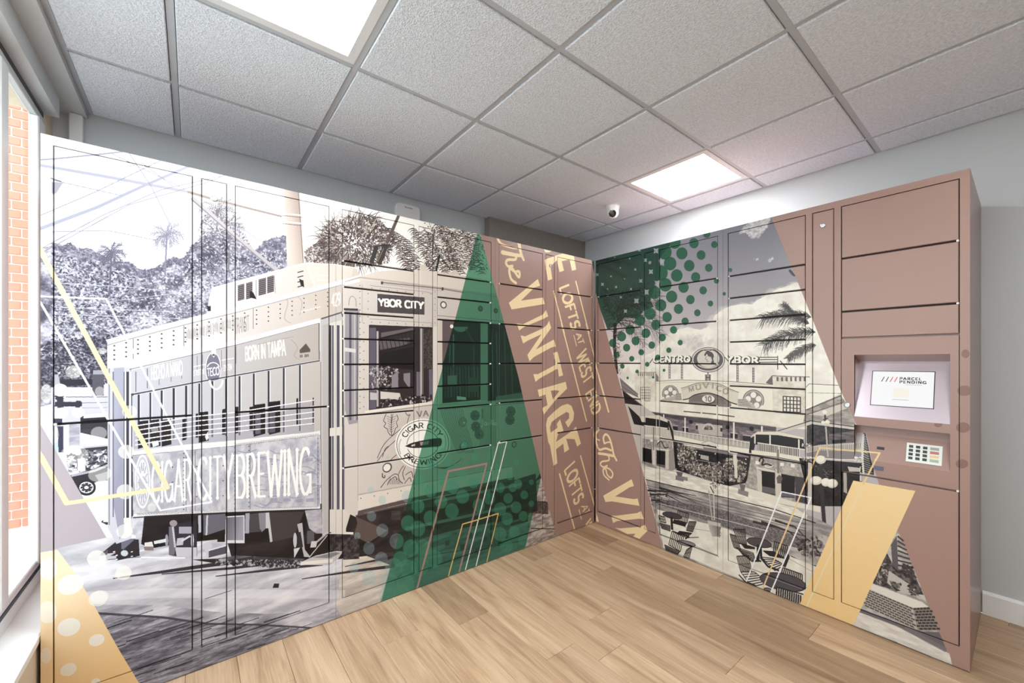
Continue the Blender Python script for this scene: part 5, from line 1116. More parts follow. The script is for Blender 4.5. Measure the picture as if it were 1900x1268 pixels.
    Fi(c6((-60, 430), (370, 470), (390, 900), (250, 945), (-60, 850)), M.tex((150, 142, 138), (196, 188, 180), 10, 3, 61)); Fi(c6((-60, 560), (70, 590), (80, 880), (-60, 850)), C(34, 28, 32)); Fi(c6((145, 600), (280, 620), (270, 900), (145, 880)), C(40, 34, 38)); Fi(c6((80, 560), (130, 560), (140, 890), (85, 880)), C(220, 212, 200)); Fi(c6((275, 600), (325, 600), (320, 940), (270, 930)), C(214, 206, 194)); S(c6((100, 260), (100, 600)), 9, C(140, 132, 130)); Fi(c6((-60, 760), (70, 790), (70, 850), (-60, 830)), C(128, 120, 120)); Fi(c6((145, 800), (270, 820), (265, 890), (145, 860)), C(120, 112, 114))
    for (x, y) in ((70, 455), (180, 470)): Fi(c6((x-18, y-15), (x+18, y-12), (x+18, y+22), (x-18, y+18)), C(240, 234, 224))
    S(bez([c6(150, 520), c6(210, 470), c6(260, 560), c6(320, 555)]), 7, C(60, 54, 56)); S(c6((140, 580), (330, 600)), 6, C(232, 226, 214))
    Fi(c6((325, 640), (390, 560), (440, 880), (330, 905)), C(166, 158, 152)); Fi(c6((390, 520), (440, 560), (460, 860), (420, 870)), C(34, 30, 32))
    # right pavilion
    Fi(c7((380, 385), (470, 380), (640, 310), (790, 262), (1300, 340), (1300, 600), (740, 640), (740, 300)), C(60, 54, 58)); Fi(b3((520, 635), (810, 510), (860, 580), (930, 740), (940, 790), (560, 735), (500, 740)), M.tex((150, 142, 138), (190, 182, 174), 10, 3, 71, asp=3)); 
    S(b3((525, 640), (815, 520)), 5, C(110, 102, 100)); S(b3((525, 680), (840, 570)), 4, C(120, 112, 108)); Fi(b3((540, 680), (850, 580), (870, 625), (700, 690)), C(214, 206, 196)); Fi(b3((290, 815), (560, 735), (935, 785), (935, 805), (570, 760), (340, 825)), C(214, 206, 198)); S(b3((290, 815), (560, 730), (935, 782)), 4, C(60, 54, 56))
    Fi(c7((740, 330), (800, 300), (1300, 370), (1300, 600), (740, 560)), M.tex((46, 40, 44), (80, 72, 76), 16, 3, 72)); Fi(c7((1000, 420), (1300, 380), (1300, 560), (1000, 590)), M.tex((100, 92, 94), (132, 122, 122), 8, 3, 73, asp=3)); Fi(c7((1040, 490), (1200, 480), (1200, 515), (1040, 530)), C(26, 22, 24)); Fi(c7((870, 510), (960, 500), (960, 540), (870, 545)), C(30, 26, 28))
    Fi(c7((85, 440), (160, 390), (400, 390), (710, 460), (700, 480), (400, 430), (140, 420)), C(232, 225, 208)); Fi(c7((85, 440), (160, 390), (140, 430), (110, 600), (60, 640), (85, 520)), C(222, 214, 200)); Fi(c7((140, 425), (400, 430), (700, 480), (720, 600), (140, 540)), C(38, 32, 36)); Fi(c7((75, 470), (135, 430), (130, 560), (110, 640), (60, 640)), C(46, 40, 44))
    for x, y0, y1 in ((130, 430, 530), (308, 430, 620), (648, 480, 690)): S(c7((x, y0), (x, y1)), 7, C(240, 234, 222))
    Fi(c7((160, 520), (400, 560), (650, 590), (650, 690), (390, 650), (160, 610)), C(120, 112, 112)); S(c7((160, 520), (400, 555), (720, 600)), 5, C(240, 234, 222))
    for k in range(24): x = 170+k*21; S(c7((x, 524+k*3.3), (x, 620+k*3.0)), 2.8, C(240, 234, 222))
    Fi(c7((395, 560), (418, 562), (418, 660), (395, 660)), C(206, 198, 190)); Fi(c7((90, 605), (390, 640), (740, 700), (740, 745), (390, 690), (90, 650)), C(236, 229, 214)); S(c7((0, 650), (390, 690), (740, 760)), 4, C(110, 102, 98))
    Fi(c7((85, 670), (390, 705), (660, 770), (690, 920), (640, 1230), (0, 1040), (40, 950)), M.tex((164, 156, 150), (200, 192, 184), 12, 3, 74)); Fi(c7((205, 850), (365, 870), (370, 1140), (215, 1100)), C(34, 30, 36)); Fi(c7((440, 885), (600, 915), (600, 1170), (440, 1160)), C(36, 32, 38)); Fi(c7((600, 915), (700, 930), (740, 1240), (610, 1210)), C(84, 78, 84)); Fi(c7((140, 800), (365, 850), (365, 870), (150, 830)), C(226, 219, 206)); Fi(c7((150, 830), (210, 860), (215, 1120), (165, 1080)), C(214, 206, 194)); Fi(c7((372, 820), (440, 880), (440, 1180), (375, 1150)), C(216, 208, 196)); S(c7((400, 600), (405, 880)), 12, C(150, 142, 138)); Fi(c7((385, 930), (420, 895), (455, 935), (440, 1000), (395, 1000)), C(120, 112, 110))
    for q in (((215, 1030), (365, 1060), (370, 1130), (215, 1095)), ((445, 1095), (600, 1125), (600, 1165), (445, 1150))): Fi(c7(*q), C(120, 114, 118))
    for (x, y) in ((450, 775), (575, 790), (160, 755)): Fi(c7((x-22, y-22), (x+22, y-18), (x+22, y+22), (x-22, y+18)), C(242, 236, 226))
    S(bez([c7(180, 740), c7(200, 700), c7(230, 720), c7(215, 780), c7(270, 770), c7(350, 800)]), 8, C(52, 46, 48)); S(bez([c7(250, 790), c7(290, 810), c7(350, 790)]), 6, C(236, 230, 218))
    # right: deck, dark porch, flowers, pine
    Fi(c7((740, 575), (890, 545), (1300, 520), (1390, 540), (1390, 610), (900, 640), (740, 640)), C(206, 198, 188)); 
    for k in range(28): x = 760+k*22; S(c7((x, 575-k*1.6), (x, 625-k*1.0)), 2, C(120, 112, 108))
    Fi(c7((740, 640), (900, 610), (1390, 620), (1390, 720), (740, 700)), C(150, 142, 142)); S(c7((740, 690), (1150, 720), (1390, 720)), 5, C(236, 228, 216)); Fi(c7((650, 700), (1390, 760), (1390, 1268), (740, 1268), (700, 920)), M.tex((20, 16, 20), (58, 50, 52), 20, 4, 75)); M.dabs(c7((680, 690), (800, 690), (800, 740), (690, 730)), 60, 5, [C(236, 230, 220), C(150, 142, 138)], .9, 8); M.dabs(c7((690, 535), (810, 535), (800, 570), (690, 570)), 50, 5, [C(236, 230, 220), C(120, 112, 110)], .9, 9); M.dabs(c7((1300, 690), (1390, 690), (1390, 740), (1310, 740)), 50, 5, [C(240, 234, 226), C(190, 182, 176)], .9, 10)
    Fi(c7((755, 750), (800, 760), (800, 1268), (750, 1268)), C(206, 199, 190)); Fi(c7((1170, 860), (1210, 870), (1215, 1120), (1175, 1100)), C(186, 178, 170)); Fi(c7((1220, 800), (1390, 820), (1390, 860), (1240, 860)), C(206, 198, 190)); Fi(c7((1365, 800), (1385, 800), (1385, 975), (1365, 970)), C(220, 214, 206)); M.dabs(c7((830, 790), (1040, 800), (1040, 920), (830, 920)), 120, 6, [C(26, 22, 24), C(120, 112, 108), C(60, 54, 54)], .9, 11)
    Fi(c7((1375, 400), (1400, 420), (1530, 830), (1530, 900), (1370, 870), (1390, 700), (1380, 560)), C(26, 22, 26))
    for k in range(17): S(c7((1378+k*3, 440+k*27), (1410+k*7, 470+k*27)), 5, C(150, 142, 140)); S(c7((1380+k*2, 430+k*27), (1372+k*2, 460+k*27)), 8, C(220, 214, 206))
    # lamp standards with globes
    S(c7((965, 330), (990, 690)), 7, C(196, 188, 184)); S(c7((955, 180), (960, 280)), 8, C(70, 62, 62)); S(c7((935, 250), (990, 230)), 5, C(70, 62, 62)); S(c7((905, 770), (915, 960), (930, 1268)), 12, C(84, 76, 78)); S(b2((1440, 20), (1445, 200), (1470, 540)), 17, C(64, 58, 62)); Fi(b2((1455, 500), (1485, 510), (1485, 560), (1465, 600), (1450, 580)), C(50, 44, 48)); S(c7((820, 810), (1040, 810)), 5, C(60, 54, 56))
    for (x, y, rx, ry) in ((955, 165, 32, 27), (938, 288, 26, 22), (985, 280, 30, 24), (905, 720, 62, 50), (848, 965, 74, 52), (965, 985, 55, 50), (1040, 1000, 66, 54)): q = c7(x, y); Fi(M.ell(q, rx/6.342, ry/6.342), C(224, 216, 202)); Fi(M.ell((q[0]-1, q[1]-1.4), rx*.8/6.342, ry*.75/6.342), C(242, 236, 224))
    # ---------------- street and terrace
    road = I_((1190, 856), (1230, 868), (1330, 905), (1450, 930), (1560, 985), (1640, 1000), (1760, 1080), (1800, 1250), (1560, 1160), (1380, 1080), (1230, 1020))
    Fi(road, M.tex((150, 144, 142), (206, 199, 192), 26, 4, 81, .3, .7, asp=3))
    Fi(b1((385, 790), (590, 830), (1100, 960), (1100, 1010), (960, 1000), (600, 910), (410, 850)), M.tex((222, 214, 200), (240, 234, 222), 16, 3, 82, asp=3)); Fi(c7((0, 1040), (640, 1230), (900, 1268), (900, 1340), (0, 1140)), C(232, 225, 211)); Fi(b2((120, 60), (400, 120), (900, 230), (1250, 330), (1340, 380), (1330, 420), (700, 250), (130, 110)), M.tex((222, 214, 202), (242, 236, 224), 14, 3, 83, asp=3))
    S(b2((150, 120), (400, 180), (720, 250), (1100, 340), (1400, 440)), 6, C(70, 62, 64)); S(b1((640, 870), (690, 880)), 24, C(150, 144, 142)); S(b2((370, 105), (430, 120)), 30, C(140, 134, 134)); S(b2((830, 205), (905, 230)), 30, C(150, 144, 142)); Fi(b2((375, 60), (425, 68), (415, 100), (385, 95)), C(120, 112, 112)); Fi(b2((840, 150), (885, 160), (875, 205), (850, 200)), C(130, 122, 120))
    for k, (ya, yb) in enumerate(((190, 470), (205, 500), (225, 520), (250, 560), (300, 610))): S([b2(150, ya-30), b2(700, ya+(yb-ya)*.4), b2(1330, yb-20)], 4, C(100, 93, 94), .8)
    Fi(b2((190, 250), (700, 340), (1330, 560), (1330, 640), (1000, 560), (700, 460), (240, 300)), M.tex((104, 98, 100), (150, 143, 142), 6, 3, 84)); S(b2((230, 290), (700, 410), (1050, 500)), 4, C(216, 209, 200))
    for q in (((160, 200), (330, 210), (440, 250), (520, 290)), ((180, 230), (300, 230), (470, 320)), ((250, 180), (380, 215), (520, 240)), ((190, 270), (260, 280), (310, 300)), ((940, 430), (1100, 470), (1330, 540)), ((1000, 430), (1200, 500), (1330, 600)), ((1100, 420), (1250, 470), (1340, 560)), ((1260, 600), (1340, 560), (1400, 600)), ((1270, 640), (1380, 600), (1440, 680)), ((1220, 690), (1320, 740), (1420, 760)), ((1230, 720), (1330, 770))): S([b2(*p) for p in q], 14, C(64, 58, 62), w2=3)
    M.dabs(b2((160, 190), (330, 200), (330, 310), (200, 310)), 60, 9, [C(56, 50, 54), C(84, 78, 80)], .8, 14); M.dabs(b2((1270, 560), (1450, 540), (1440, 700), (1300, 680)), 90, 9, [C(50, 44, 48), C(84, 78, 80), C(120, 112, 110)], .8, 15)
    Fi(b2((235, 340), (350, 370), (540, 430), (740, 480), (1000, 590), (1200, 680), (1400, 760), (1500, 900), (1560, 1180), (1280, 1040), (700, 790), (280, 620)), M.tex((226, 219, 207), (244, 238, 227), 60, 4, 85)); 
    for q in (((430, 470), (620, 500), (700, 520)), ((500, 600), (690, 690)), ((1200, 700), (1380, 800))): S([b2(*p) for p in q], 4, C(186, 178, 170))
    # planted pot in the middle
    S(b2((640, 60), (650, 200), (655, 420)), 8, C(206, 199, 190)); S(b2((615, 200), (625, 300), (640, 420)), 8, C(190, 183, 176)); M.dabs(b2((560, 0), (740, 0), (730, 140), (660, 190), (600, 130)), 260, 6, [C(60, 54, 56), C(120, 112, 108), C(180, 172, 164)], .9, 16); S(b2((625, 170), (650, 220)), 6, C(40, 36, 38))
    Fi(b2((605, 420), (700, 445), (705, 470), (690, 540), (640, 540), (618, 480)), M.grad(b2(610, 480), (206, 196, 188), b2(700, 480), (130, 121, 120))); Fi(b2((605, 420), (702, 442), (702, 470), (608, 448)), C(206, 198, 190)); M.dabs(b2((690, 500), (720, 520), (690, 545)), 14, 6, [C(130, 123, 120)], .7, 17)
    # metal tables and slatted chairs
    mt = C(48, 43, 47)
    def chair(tl, tr, br, bl, n=9, seat=None):
        TL, TR, BR, BL = [np.array(b2(*p)) for p in (tl, tr, br, bl)]
        for k in range(n):
            t = k/(n-1); a, b = TL*(1-t)+TR*t, BL*(1-t)+BR*t; S([tuple(a), tuple(b)], 5.2, mt)
        S([tuple(TL), tuple(TR)], 6, mt); S([tuple(BL), tuple(BR)], 6, mt); m1, m2 = TL*.5+BL*.5, TR*.5+BR*.5; S([tuple(m1), tuple(m2)], 3, mt)
        if seat:
            Q = [np.array(b2(*p)) for p in seat]
            for k in range(7):
                t = k/6; a, b = Q[0]*(1-t)+Q[3]*t, Q[1]*(1-t)+Q[2]*t; S([tuple(a), tuple(b)], 5, mt)
            S([tuple(q) for q in Q]+[tuple(Q[0])], 5, mt)
    def table(c_, rx, ry, col, leg):
        Fi(M.ell(b2(*c_), rx/3.9625, ry/3.9625, rot=12), col); S(M.ell(b2(*c_), rx/3.9625, ry/3.9625, rot=12), 4, mt); S([b2(*p) for p in leg], 17, mt)
    chair((388, 348), (468, 368), (455, 440), (385, 420), 8, ((360, 415), (450, 440), (440, 465), (350, 440))); chair((470, 430), (522, 430), (495, 505), (450, 495), 7, ((400, 500), (490, 515), (450, 545), (380, 520))); chair((245, 385), (290, 395), (300, 440), (255, 430), 6, ((255, 440), (330, 460), (330, 500), (270, 480)))
    table((345, 385), 72, 22, C(84, 78, 82), ((340, 395), (345, 490))); S(b2((440, 550), (540, 545)), 6, C(120, 112, 112)); S(b2((350, 500), (470, 540), (440, 560)), 6, mt)
    chair((345, 500), (430, 540), (405, 650), (320, 600), 8, ((290, 600), (400, 650), (380, 680), (300, 640))); chair((450, 640), (492, 610), (470, 700), (430, 690), 5); table((450, 590), 68, 18, C(150, 144, 144), ((455, 600), (455, 605)))
    chair((795, 485), (878, 488), (892, 600), (835, 590), 8, ((850, 590), (950, 620), (950, 630), (880, 625))); chair((770, 520), (815, 535), (850, 640), (800, 620), 6, ((820, 620), (940, 660), (960, 720), (870, 680))); chair((1098, 575), (1195, 610), (1175, 700), (1090, 650), 8, ((1015, 645), (1090, 650), (1170, 700), (1060, 680))); chair((1200, 670), (1205, 690), (1175, 765), (1160, 750), 3, ((1000, 690), (1090, 700), (1170, 750), (1100, 790)))
    table((985, 585), 92, 32, C(92, 86, 90), ((980, 600), (975, 720))); S(b2((995, 610), (1000, 700), (1050, 760), (1130, 790)), 12, mt); S(b2((860, 660), (930, 720), (1000, 720)), 9, mt)
    chair((820, 685), (905, 680), (930, 800), (850, 800), 9, ((850, 800), (950, 800), (1050, 880), (930, 910))); S(b2((835, 820), (880, 870), (960, 900)), 8, mt)
    chair((1160, 768), (1300, 818), (1300, 905), (1140, 840), 12); table((1160, 875), 172, 62, C(96, 90, 94), ((1160, 930), (1160, 960))); S(b2((1030, 830), (1300, 925)), 3, C(160, 152, 152))
    for k in range(12): S(b2((1115+k*16, 905+k*6), (1112+k*16, 975+k*6)), 8, mt); S(b2((1123+k*16, 908+k*6), (1120+k*16, 978+k*6)), 4, C(226, 219, 208))
    S(b2((1110, 910), (1310, 965)), 7, mt); table((1050, 930), 30, 12, C(130, 123, 122), ((1050, 935), (1050, 940)))
    S(b2((1345, 600), (1370, 580), (1390, 720)), 8, C(176, 168, 162)); S(b2((1345, 600), (1360, 700)), 6, C(150, 142, 138))
    # ---------------- film, dots, mauve panels
    M.a[:] = 255.0*(np.clip(M.a, 0, 255)/252.0)**1.18
    film = z8((70, 395), (76, 330), (400, 270), (490, 250), (520, 300), (480, 345), (450, 392), (462, 430), (455, 500), (425, 555), (400, 625), (420, 665), (360, 690), (330, 735), (255, 725), (200, 775), (150, 800), (110, 690), (85, 600), (60, 560))
    pd = C(28, 30, 30)
    S(z8((195, 760), (190, 900), (205, 1060)), 30, C(44, 40, 40), w2=26)
    for k in range(150): x, y = 178+rs.rand()*46, 770+rs.rand()*300; S(z8((x, y), (x+rs.randn()*14, y-12)), 3, [C(150, 142, 136), C(30, 26, 28)][rs.randint(2)])
    for c_, ang, L, dr, sd in (((205, 730), 100, 90, 95, 1), ((205, 735), 60, 92, 75, 2), ((205, 740), 30, 88, 60, 3), ((205, 745), 8, 90, 48, 4), ((205, 750), -20, 70, 40, 5), ((195, 740), 125, 60, 30, 6), ((200, 700), 80, 100, 110, 7), ((205, 690), 45, 60, 60, 8)): M.frond(z8(*c_), ang, L, dr, 28, pd, 5, sd, .26)
    for c_, ang, L, dr, sd in (((75, 400), 20, 68, 45, 21), ((75, 420), -5, 60, 30, 22), ((75, 405), 40, 50, 80, 23)): M.frond(z8(*c_), ang, L, dr, 24, pd, 4, sd, .2)
    M.dabs(z8((100, 560), (330, 560), (330, 760), (150, 800)), 500, 7, [C(30, 34, 32), C(60, 64, 62), C(40, 38, 40), C(110, 110, 108)], .7, 30)
    M.tint(film, (10, 24, 20), (50, 92, 76), .93)
    for (x, y, r) in ((435, 335, 20), (372, 390, 14), (405, 458, 18), (345, 512, 14), (440, 525, 20), (380, 578, 22), (313, 445, 9), (280, 380, 7), (170, 485, 7), (120, 532, 12), (200, 548, 9), (288, 560, 9), (150, 598, 9), (228, 608, 9), (320, 630, 20), (225, 435, 6), (192, 373, 5), (90, 475, 12), (337, 330, 12), (255, 690, 14), (470, 400, 18), (150, 560, 6), (250, 500, 5)):
        q = []
        for k in range(8):
            rr = r if k % 2 == 0 else r*.5; a = k*math.pi/4+math.pi/4; q.append(z8(x+rr*math.cos(a), y+rr*1.1*math.sin(a)))
        Fi(q, C(176, 178, 186), .9)
    GD = C(44, 98, 74)
    for (x, y, r) in ((545, 285, 35), (658, 290, 28), (778, 298, 19), (487, 343, 40), (587, 350, 33), (700, 360, 26), (518, 410, 37), (630, 422, 31), (745, 435, 22), (462, 465, 42), (557, 480, 34), (668, 490, 27), (790, 512, 15), (490, 535, 37), (597, 550, 30), (712, 568, 22), (836, 588, 10), (527, 605, 33), (637, 622, 25), (755, 645, 16), (463, 655, 33), (567, 677, 27), (678, 700, 19), (500, 725, 28), (606, 750, 21), (400, 705, 33), (538, 800, 21), (340, 745, 30), (433, 770, 27), (472, 845, 21), (577, 875, 15), (375, 820, 26), (410, 890, 20), (510, 920, 15), (315, 865, 24), (348, 932, 17), (445, 963, 16), (283, 800, 27), (233, 840, 26), (262, 905, 21), (292, 970, 15), (237, 1015, 13), (383, 1003, 13), (324, 1045, 10), (482, 1038, 8), (268, 1083, 7), (418, 1079, 7), (733, 235, 22), (872, 448, 11), (425, 580, 36), (180, 878, 22), (205, 945, 16)):
        q = M.ell(z8(x, y), r/3.17, r*1.08/3.17); M.tint(q, (14, 40, 28), (60, 122, 92), .9); M.fill(q, GD, .45)
    # mauve, left strip with the lettering running on from the corner
    Fi(I_((1090, 500), (1107, 549), (1131, 640), (1165, 770), (1225, 1000), (1232, 1030), (1090, 1000)), MAUVE)
    Y = GOLD
    S(d6((1045, 490), (1200, 1050)), 13, Y); S(b1((85, 115), (175, 443)), 13, Y)
    text(M, 'END', [d6(1030, 758), d6(1112, 1020), d6(1020, 1090), d6(930, 830)], .16, Y, gap=.1)
    S(bez(d7((832, 100), (800, 150), (805, 215), (835, 300), (900, 290), (960, 310))), 17, Y); S(bez(d7((840, 205), (810, 190), (805, 130), (835, 98))), 12, Y)
    S(bez(d7((890, 240), (880, 180), (905, 145), (940, 180), (965, 260), (985, 350), (1015, 415))), 17, Y); S(bez(d7((890, 240), (930, 225), (965, 235))), 12, Y)
    S(bez(d7((825, 340), (900, 350), (985, 368))), 21, Y)
    S(bez(d7((930, 360), (935, 410), (865, 425), (850, 455), (880, 480), (920, 465))), 13, Y); S(bez(d7((880, 480), (940, 500), (975, 545), (960, 590), (920, 560), (905, 510), (880, 500), (885, 560), (940, 615))), 13, Y)
    Fi(d8((615, 465), (642, 550), (590, 565), (410, 678), (640, 712), (688, 705), (710, 795), (640, 785), (370, 740), (290, 748), (262, 670)), Y)
    Fi(d8((730, 862), (765, 960), (700, 955), (430, 985), (385, 1008), (358, 915), (420, 918), (680, 885)), Y)
    Fi(d8((780, 1030), (810, 1105), (710, 1205), (635, 1175), (660, 1140), (560, 1145), (410, 1068), (470, 1075), (720, 1055)), Y)
    Fi(d8((175, 880), (208, 985), (200, 1000), (175, 985)), Y)
    # mauve, right side
    Fi(I_((1428, 380), (1430, 402), (1474, 508), (1521, 627), (1561, 728), (1587, 785), (1601, 803), (1631, 900), (1665, 985), (1744, 1182), (1768, 1236), (1790, 1280), (1830, 1280), (1830, 280)), MAUVE)
    # planter and shrubs inside the lower triangle
    tri = b4((700, 385), (590, 590), (490, 850), (445, 935), (640, 1010), (1015, 1165), (945, 1000), (830, 700))
    Fi(tri, M.tex((150, 143, 140), (206, 199, 190), 20, 3, 91, asp=2)); Fi(b4((662, 470), (695, 420), (705, 615), (672, 610)), C(96, 90, 92))
    for k in range(9): S(b4((700, 420+k*28), (735+k*9, 450+k*26)), 8, C(70, 64, 66)); 
    Fi(b4((640, 520), (680, 600), (800, 650), (850, 760), (700, 740), (550, 690)), M.tex((40, 36, 40), (120, 112, 110), 10, 4, 92)); M.dabs(b4((590, 560), (660, 600), (700, 720), (560, 690)), 90, 8, [C(40, 36, 38), C(180, 172, 164), C(84, 78, 78)], .9, 31); M.dabs(b4((730, 580), (790, 600), (800, 660), (720, 640)), 60, 8, [C(40, 36, 38), C(70, 64, 64)], .9, 32)
    Fi(b4((650, 620), (800, 720), (840, 780), (700, 740), (640, 690)), C(196, 189, 180)); M.dabs(b4((660, 680), (720, 700), (700, 750), (670, 740)), 40, 8, [C(44, 40, 42), C(120, 112, 108)], .9, 33); M.dabs(b4((760, 690), (820, 720), (820, 760), (770, 760)), 40, 8, [C(44, 40, 42), C(90, 84, 82)], .9, 34)
    Fi(b4((540, 690), (840, 800), (880, 830), (790, 840), (530, 720)), C(232, 225, 214)); 
    wallq = b4((525, 725), (790, 835), (815, 965), (495, 820)); Fi(wallq, C(190, 182, 174)); Fi(b4((790, 835), (885, 830), (940, 965), (815, 965)), C(150, 142, 136))
    for r in range(8):
        for c in range(11):
            t0 = (c+(.5 if r % 2 else 0))/11.0; t1 = t0+.078; u0, u1 = r/8.0+.012, (r+1)/8.0-.03
            if t1 > 1: continue
            A, B, D, E = [np.array(p) for p in wallq]
            mp = lambda t, u: tuple((A*(1-t)+B*t)*(1-u)+(E*(1-t)+D*t)*u)
            Fi([mp(t0, u0), mp(t1, u0), mp(t1, u1), mp(t0, u1)], C(92, 84, 82))
        for c in range(5):
            t0 = (c+(.5 if r % 2 else 0))/5.0; t1 = t0+.17; u0, u1 = r/8.0+.012, (r+1)/8.0-.03
            A, B, D, E = [np.array(b4(*p)) for p in ((790, 835), (885, 830), (940, 965), (815, 965))]
            mp = lambda t, u: tuple((A*(1-t)+B*t)*(1-u)+(E*(1-t)+D*t)*u)
            Fi([mp(t0, u0), mp(t1, u0), mp(t1, u1), mp(t0, u1)], C(58, 52, 52))
    Fi(b4((490, 840), (650, 900), (820, 970), (940, 975), (960, 1020), (985, 1090), (700, 940), (480, 860)), C(110, 103, 106)); Fi(b4((480, 862), (700, 945), (1000, 1100), (1015, 1165), (640, 1010), (445, 935)), M.tex((214, 206, 196), (240, 233, 224), 12, 3, 93, asp=4)); S(b4((740, 950), (980, 1080)), 22, C(130, 122, 126), .7)
    # gold parallelogram and the thin frames
    Fi(b4((445, 100), (803, 160), (445, 935), (135, 815)), M.grad((1600, 900), (252, 220, 164), (1520, 1120), (248, 210, 148)))
    S(I_((1415, 1093), (1492.6, 900), (1521, 831), (1630.7, 842), (1601, 900)), 7, C(238, 206, 150)); S(I_((1601, 900), (1496, 1127)), 7, C(246, 224, 182))
    S(I_((1384.6, 1080), (1450, 913), (1504.5, 924), (1430, 1100)), 6.5, C(246, 246, 250))
    for (x, y, rx, ry) in ((995, 225, 30, 32), (988, 497, 54, 38), (978, 768, 52, 38), (970, 1035, 46, 33), (795, 745, 30, 20)): Fi(M.ell(b6(x, y), rx/3.9625, ry/3.9625), C(140, 106, 96))
    return M
STREET = draw_street()
IMG_R = mkimg('street_print', STREET.a); del STREET

def draw_screen():
    """kiosk start page: logo strokes and name; the code square is left blank"""
    h, w = 288, 512
    class Scr(Mural):
        def __init__(self): self.W, self.H = w, h; self.a = np.full((h, w, 3), 246.0, np.float32)
        def P(self, pts): return np.array(pts, np.float64)
    M = Scr()
    for k, c_ in enumerate((C(70, 72, 80), C(70, 72, 80), C(232, 70, 84), C(232, 70, 84))):
        x = 78+k*37; M.raw(np.array([(x, 88), (x+8, 88), (x+30, 46), (x+22, 46)], float), c_)
    g_ = C(60, 62, 74)
    text(M, 'PARCEL', [(237, 48), (412, 48), (412, 68), (237, 68)], .2, g_, gap=.3)
    text(M, 'PENDING', [(237, 76), (452, 76), (452, 96), (237, 96)], .2, g_, gap=.3)
    for k in range(12): M.raw(np.array([(290+k*11, 106), (297+k*11, 106), (297+k*11, 111), (290+k*11, 111)], float), C(190, 192, 196))
    M.raw(np.array([(190, 142), (318, 142), (318, 214), (190, 214)], float), C(246, 240, 226))
    for k in range(16): M.raw(np.array([(186+k*8.4, 232), (192+k*8.4, 232), (192+k*8.4, 237), (186+k*8.4, 237)], float), C(170, 172, 178))
    return M
IMG_S = mkimg('screen_print', draw_screen().a)
# ---------------------------------------------------------------- printed lockers
INK = 0.84        # the vinyl's brightest white
def print_mat(name, img, rough=0.33):
    m = bpy.data.materials.new(name); m.use_nodes = True
    nt = m.node_tree; b = nt.nodes['Principled BSDF']
    uvn = nt.nodes.new('ShaderNodeUVMap'); uvn.uv_map = 'print'
    it = nt.nodes.new('ShaderNodeTexImage'); it.image = img; it.interpolation = 'Linear'; it.extension = 'EXTEND'
    nt.links.new(uvn.outputs['UV'], it.inputs['Vector'])
    mu = nt.nodes.new('ShaderNodeMix'); mu.data_type = 'RGBA'; mu.blend_type = 'MULTIPLY'; mu.inputs[0].default_value = 1.0; mu.inputs[7].default_value = (INK, INK, INK, 1)
    nt.links.new(it.outputs['Color'], mu.inputs[6]); nt.links.new(mu.outputs[2], b.inputs['Base Color'])
    b.inputs['Roughness'].default_value = rough; b.inputs['Specular IOR Level'].default_value = 0.4
    n = nt.nodes.new('ShaderNodeTexNoise'); n.inputs['Scale'].default_value = 420; n.inputs['Detail'].default_value = 2
    tc = nt.nodes.new('ShaderNodeTexCoord'); nt.links.new(tc.outputs['Object'], n.inputs['Vector'])
    bp = nt.nodes.new('ShaderNodeBump'); bp.inputs['Strength'].default_value = 0.06; bp.inputs['Distance'].default_value = 0.001
    nt.links.new(n.outputs['Fac'], bp.inputs['Height']); nt.links.new(bp.outputs['Normal'], b.inputs['Normal'])
    return m
M_PL = print_mat('printed_wrap_tram', IMG_L)
M_PR = print_mat('printed_wrap_street', IMG_R)
M_CARC = mat('mauve_powder_coat', srgb(152, 122, 115), 0.28, spec=0.5, bump=(900, 0.08, 0.0006))
M_GAP_SHADE = mat('dark_gap_shade', srgb(38, 32, 32), 0.6)  # shade of the door gaps, put in as a near-black colour
M_CHROME = mat('chrome', srgb(178, 178, 175), 0.35, metal=1.0)
M_HINGE = mat('white_hinge_pin', srgb(232, 230, 226), 0.35)
M_PLATE = mat('lilac_satin_metal', srgb(186, 172, 178), 0.28, metal=0.75)
M_STEEL = mat('brushed_steel', srgb(205, 207, 200), 0.3, metal=0.9)
M_MARK = mat('key_mark', srgb(60, 58, 56), 0.6)
uvL = lambda co: ((co.x - XL)/(X0 - XL), co.z/LH)
uvR = lambda co: ((Y0 - co.y)/(Y0 - YR), co.z/LH)
DEP = 0.655
BIG = [2.095, 1.085, 0.093]
SMALL = [2.095, 1.83, 1.696, 1.562, 1.429, 1.296, 1.162, 1.029, 0.762, 0.093]
MED = [2.095, 1.83, 1.562, 1.296, 1.033, 0.773, 0.098]

class Run:
    """turns (s, depth, z) of one run of lockers into world metres: s runs left to right along the front"""
    def __init__(self, side): self.side = side
    def b(self, s0, s1, d0, d1, z0, z1):
        if self.side == 'L': return (XL+s0, XL+s1, Y0+d0, Y0+d1, z0, z1)
        return (X0+d0, X0+d1, Y0-s0, Y0-s1, z0, z1)
    def p(self, s, d, z):
        return (XL+s, Y0+d, z) if self.side == 'L' else (X0+d, Y0-s, z)
    @property
    def uv(self): return uvL if self.side == 'L' else uvR
    @property
    def mat(self): return M_PL if self.side == 'L' else M_PR
    def out(self):          # outward normal
        return Vector((0, -1, 0)) if self.side == 'L' else Vector((-1, 0, 0))

def face_panel(run, s0, s1, z0, z1, d1=0.018, bev=0.0022):
    bm = bmesh.new(); box(bm, *run.b(s0, s1, 0.0, d1, z0, z1))
    n = run.out()
    front = [e for e in bm.edges if all(abs((v.co - Vector(run.p(0, 0, 0))).dot(n)) < 1e-6 for v in e.verts)]
    bmesh.ops.bevel(bm, geom=front, offset=bev, segments=1, affect='EDGES')
    return bm

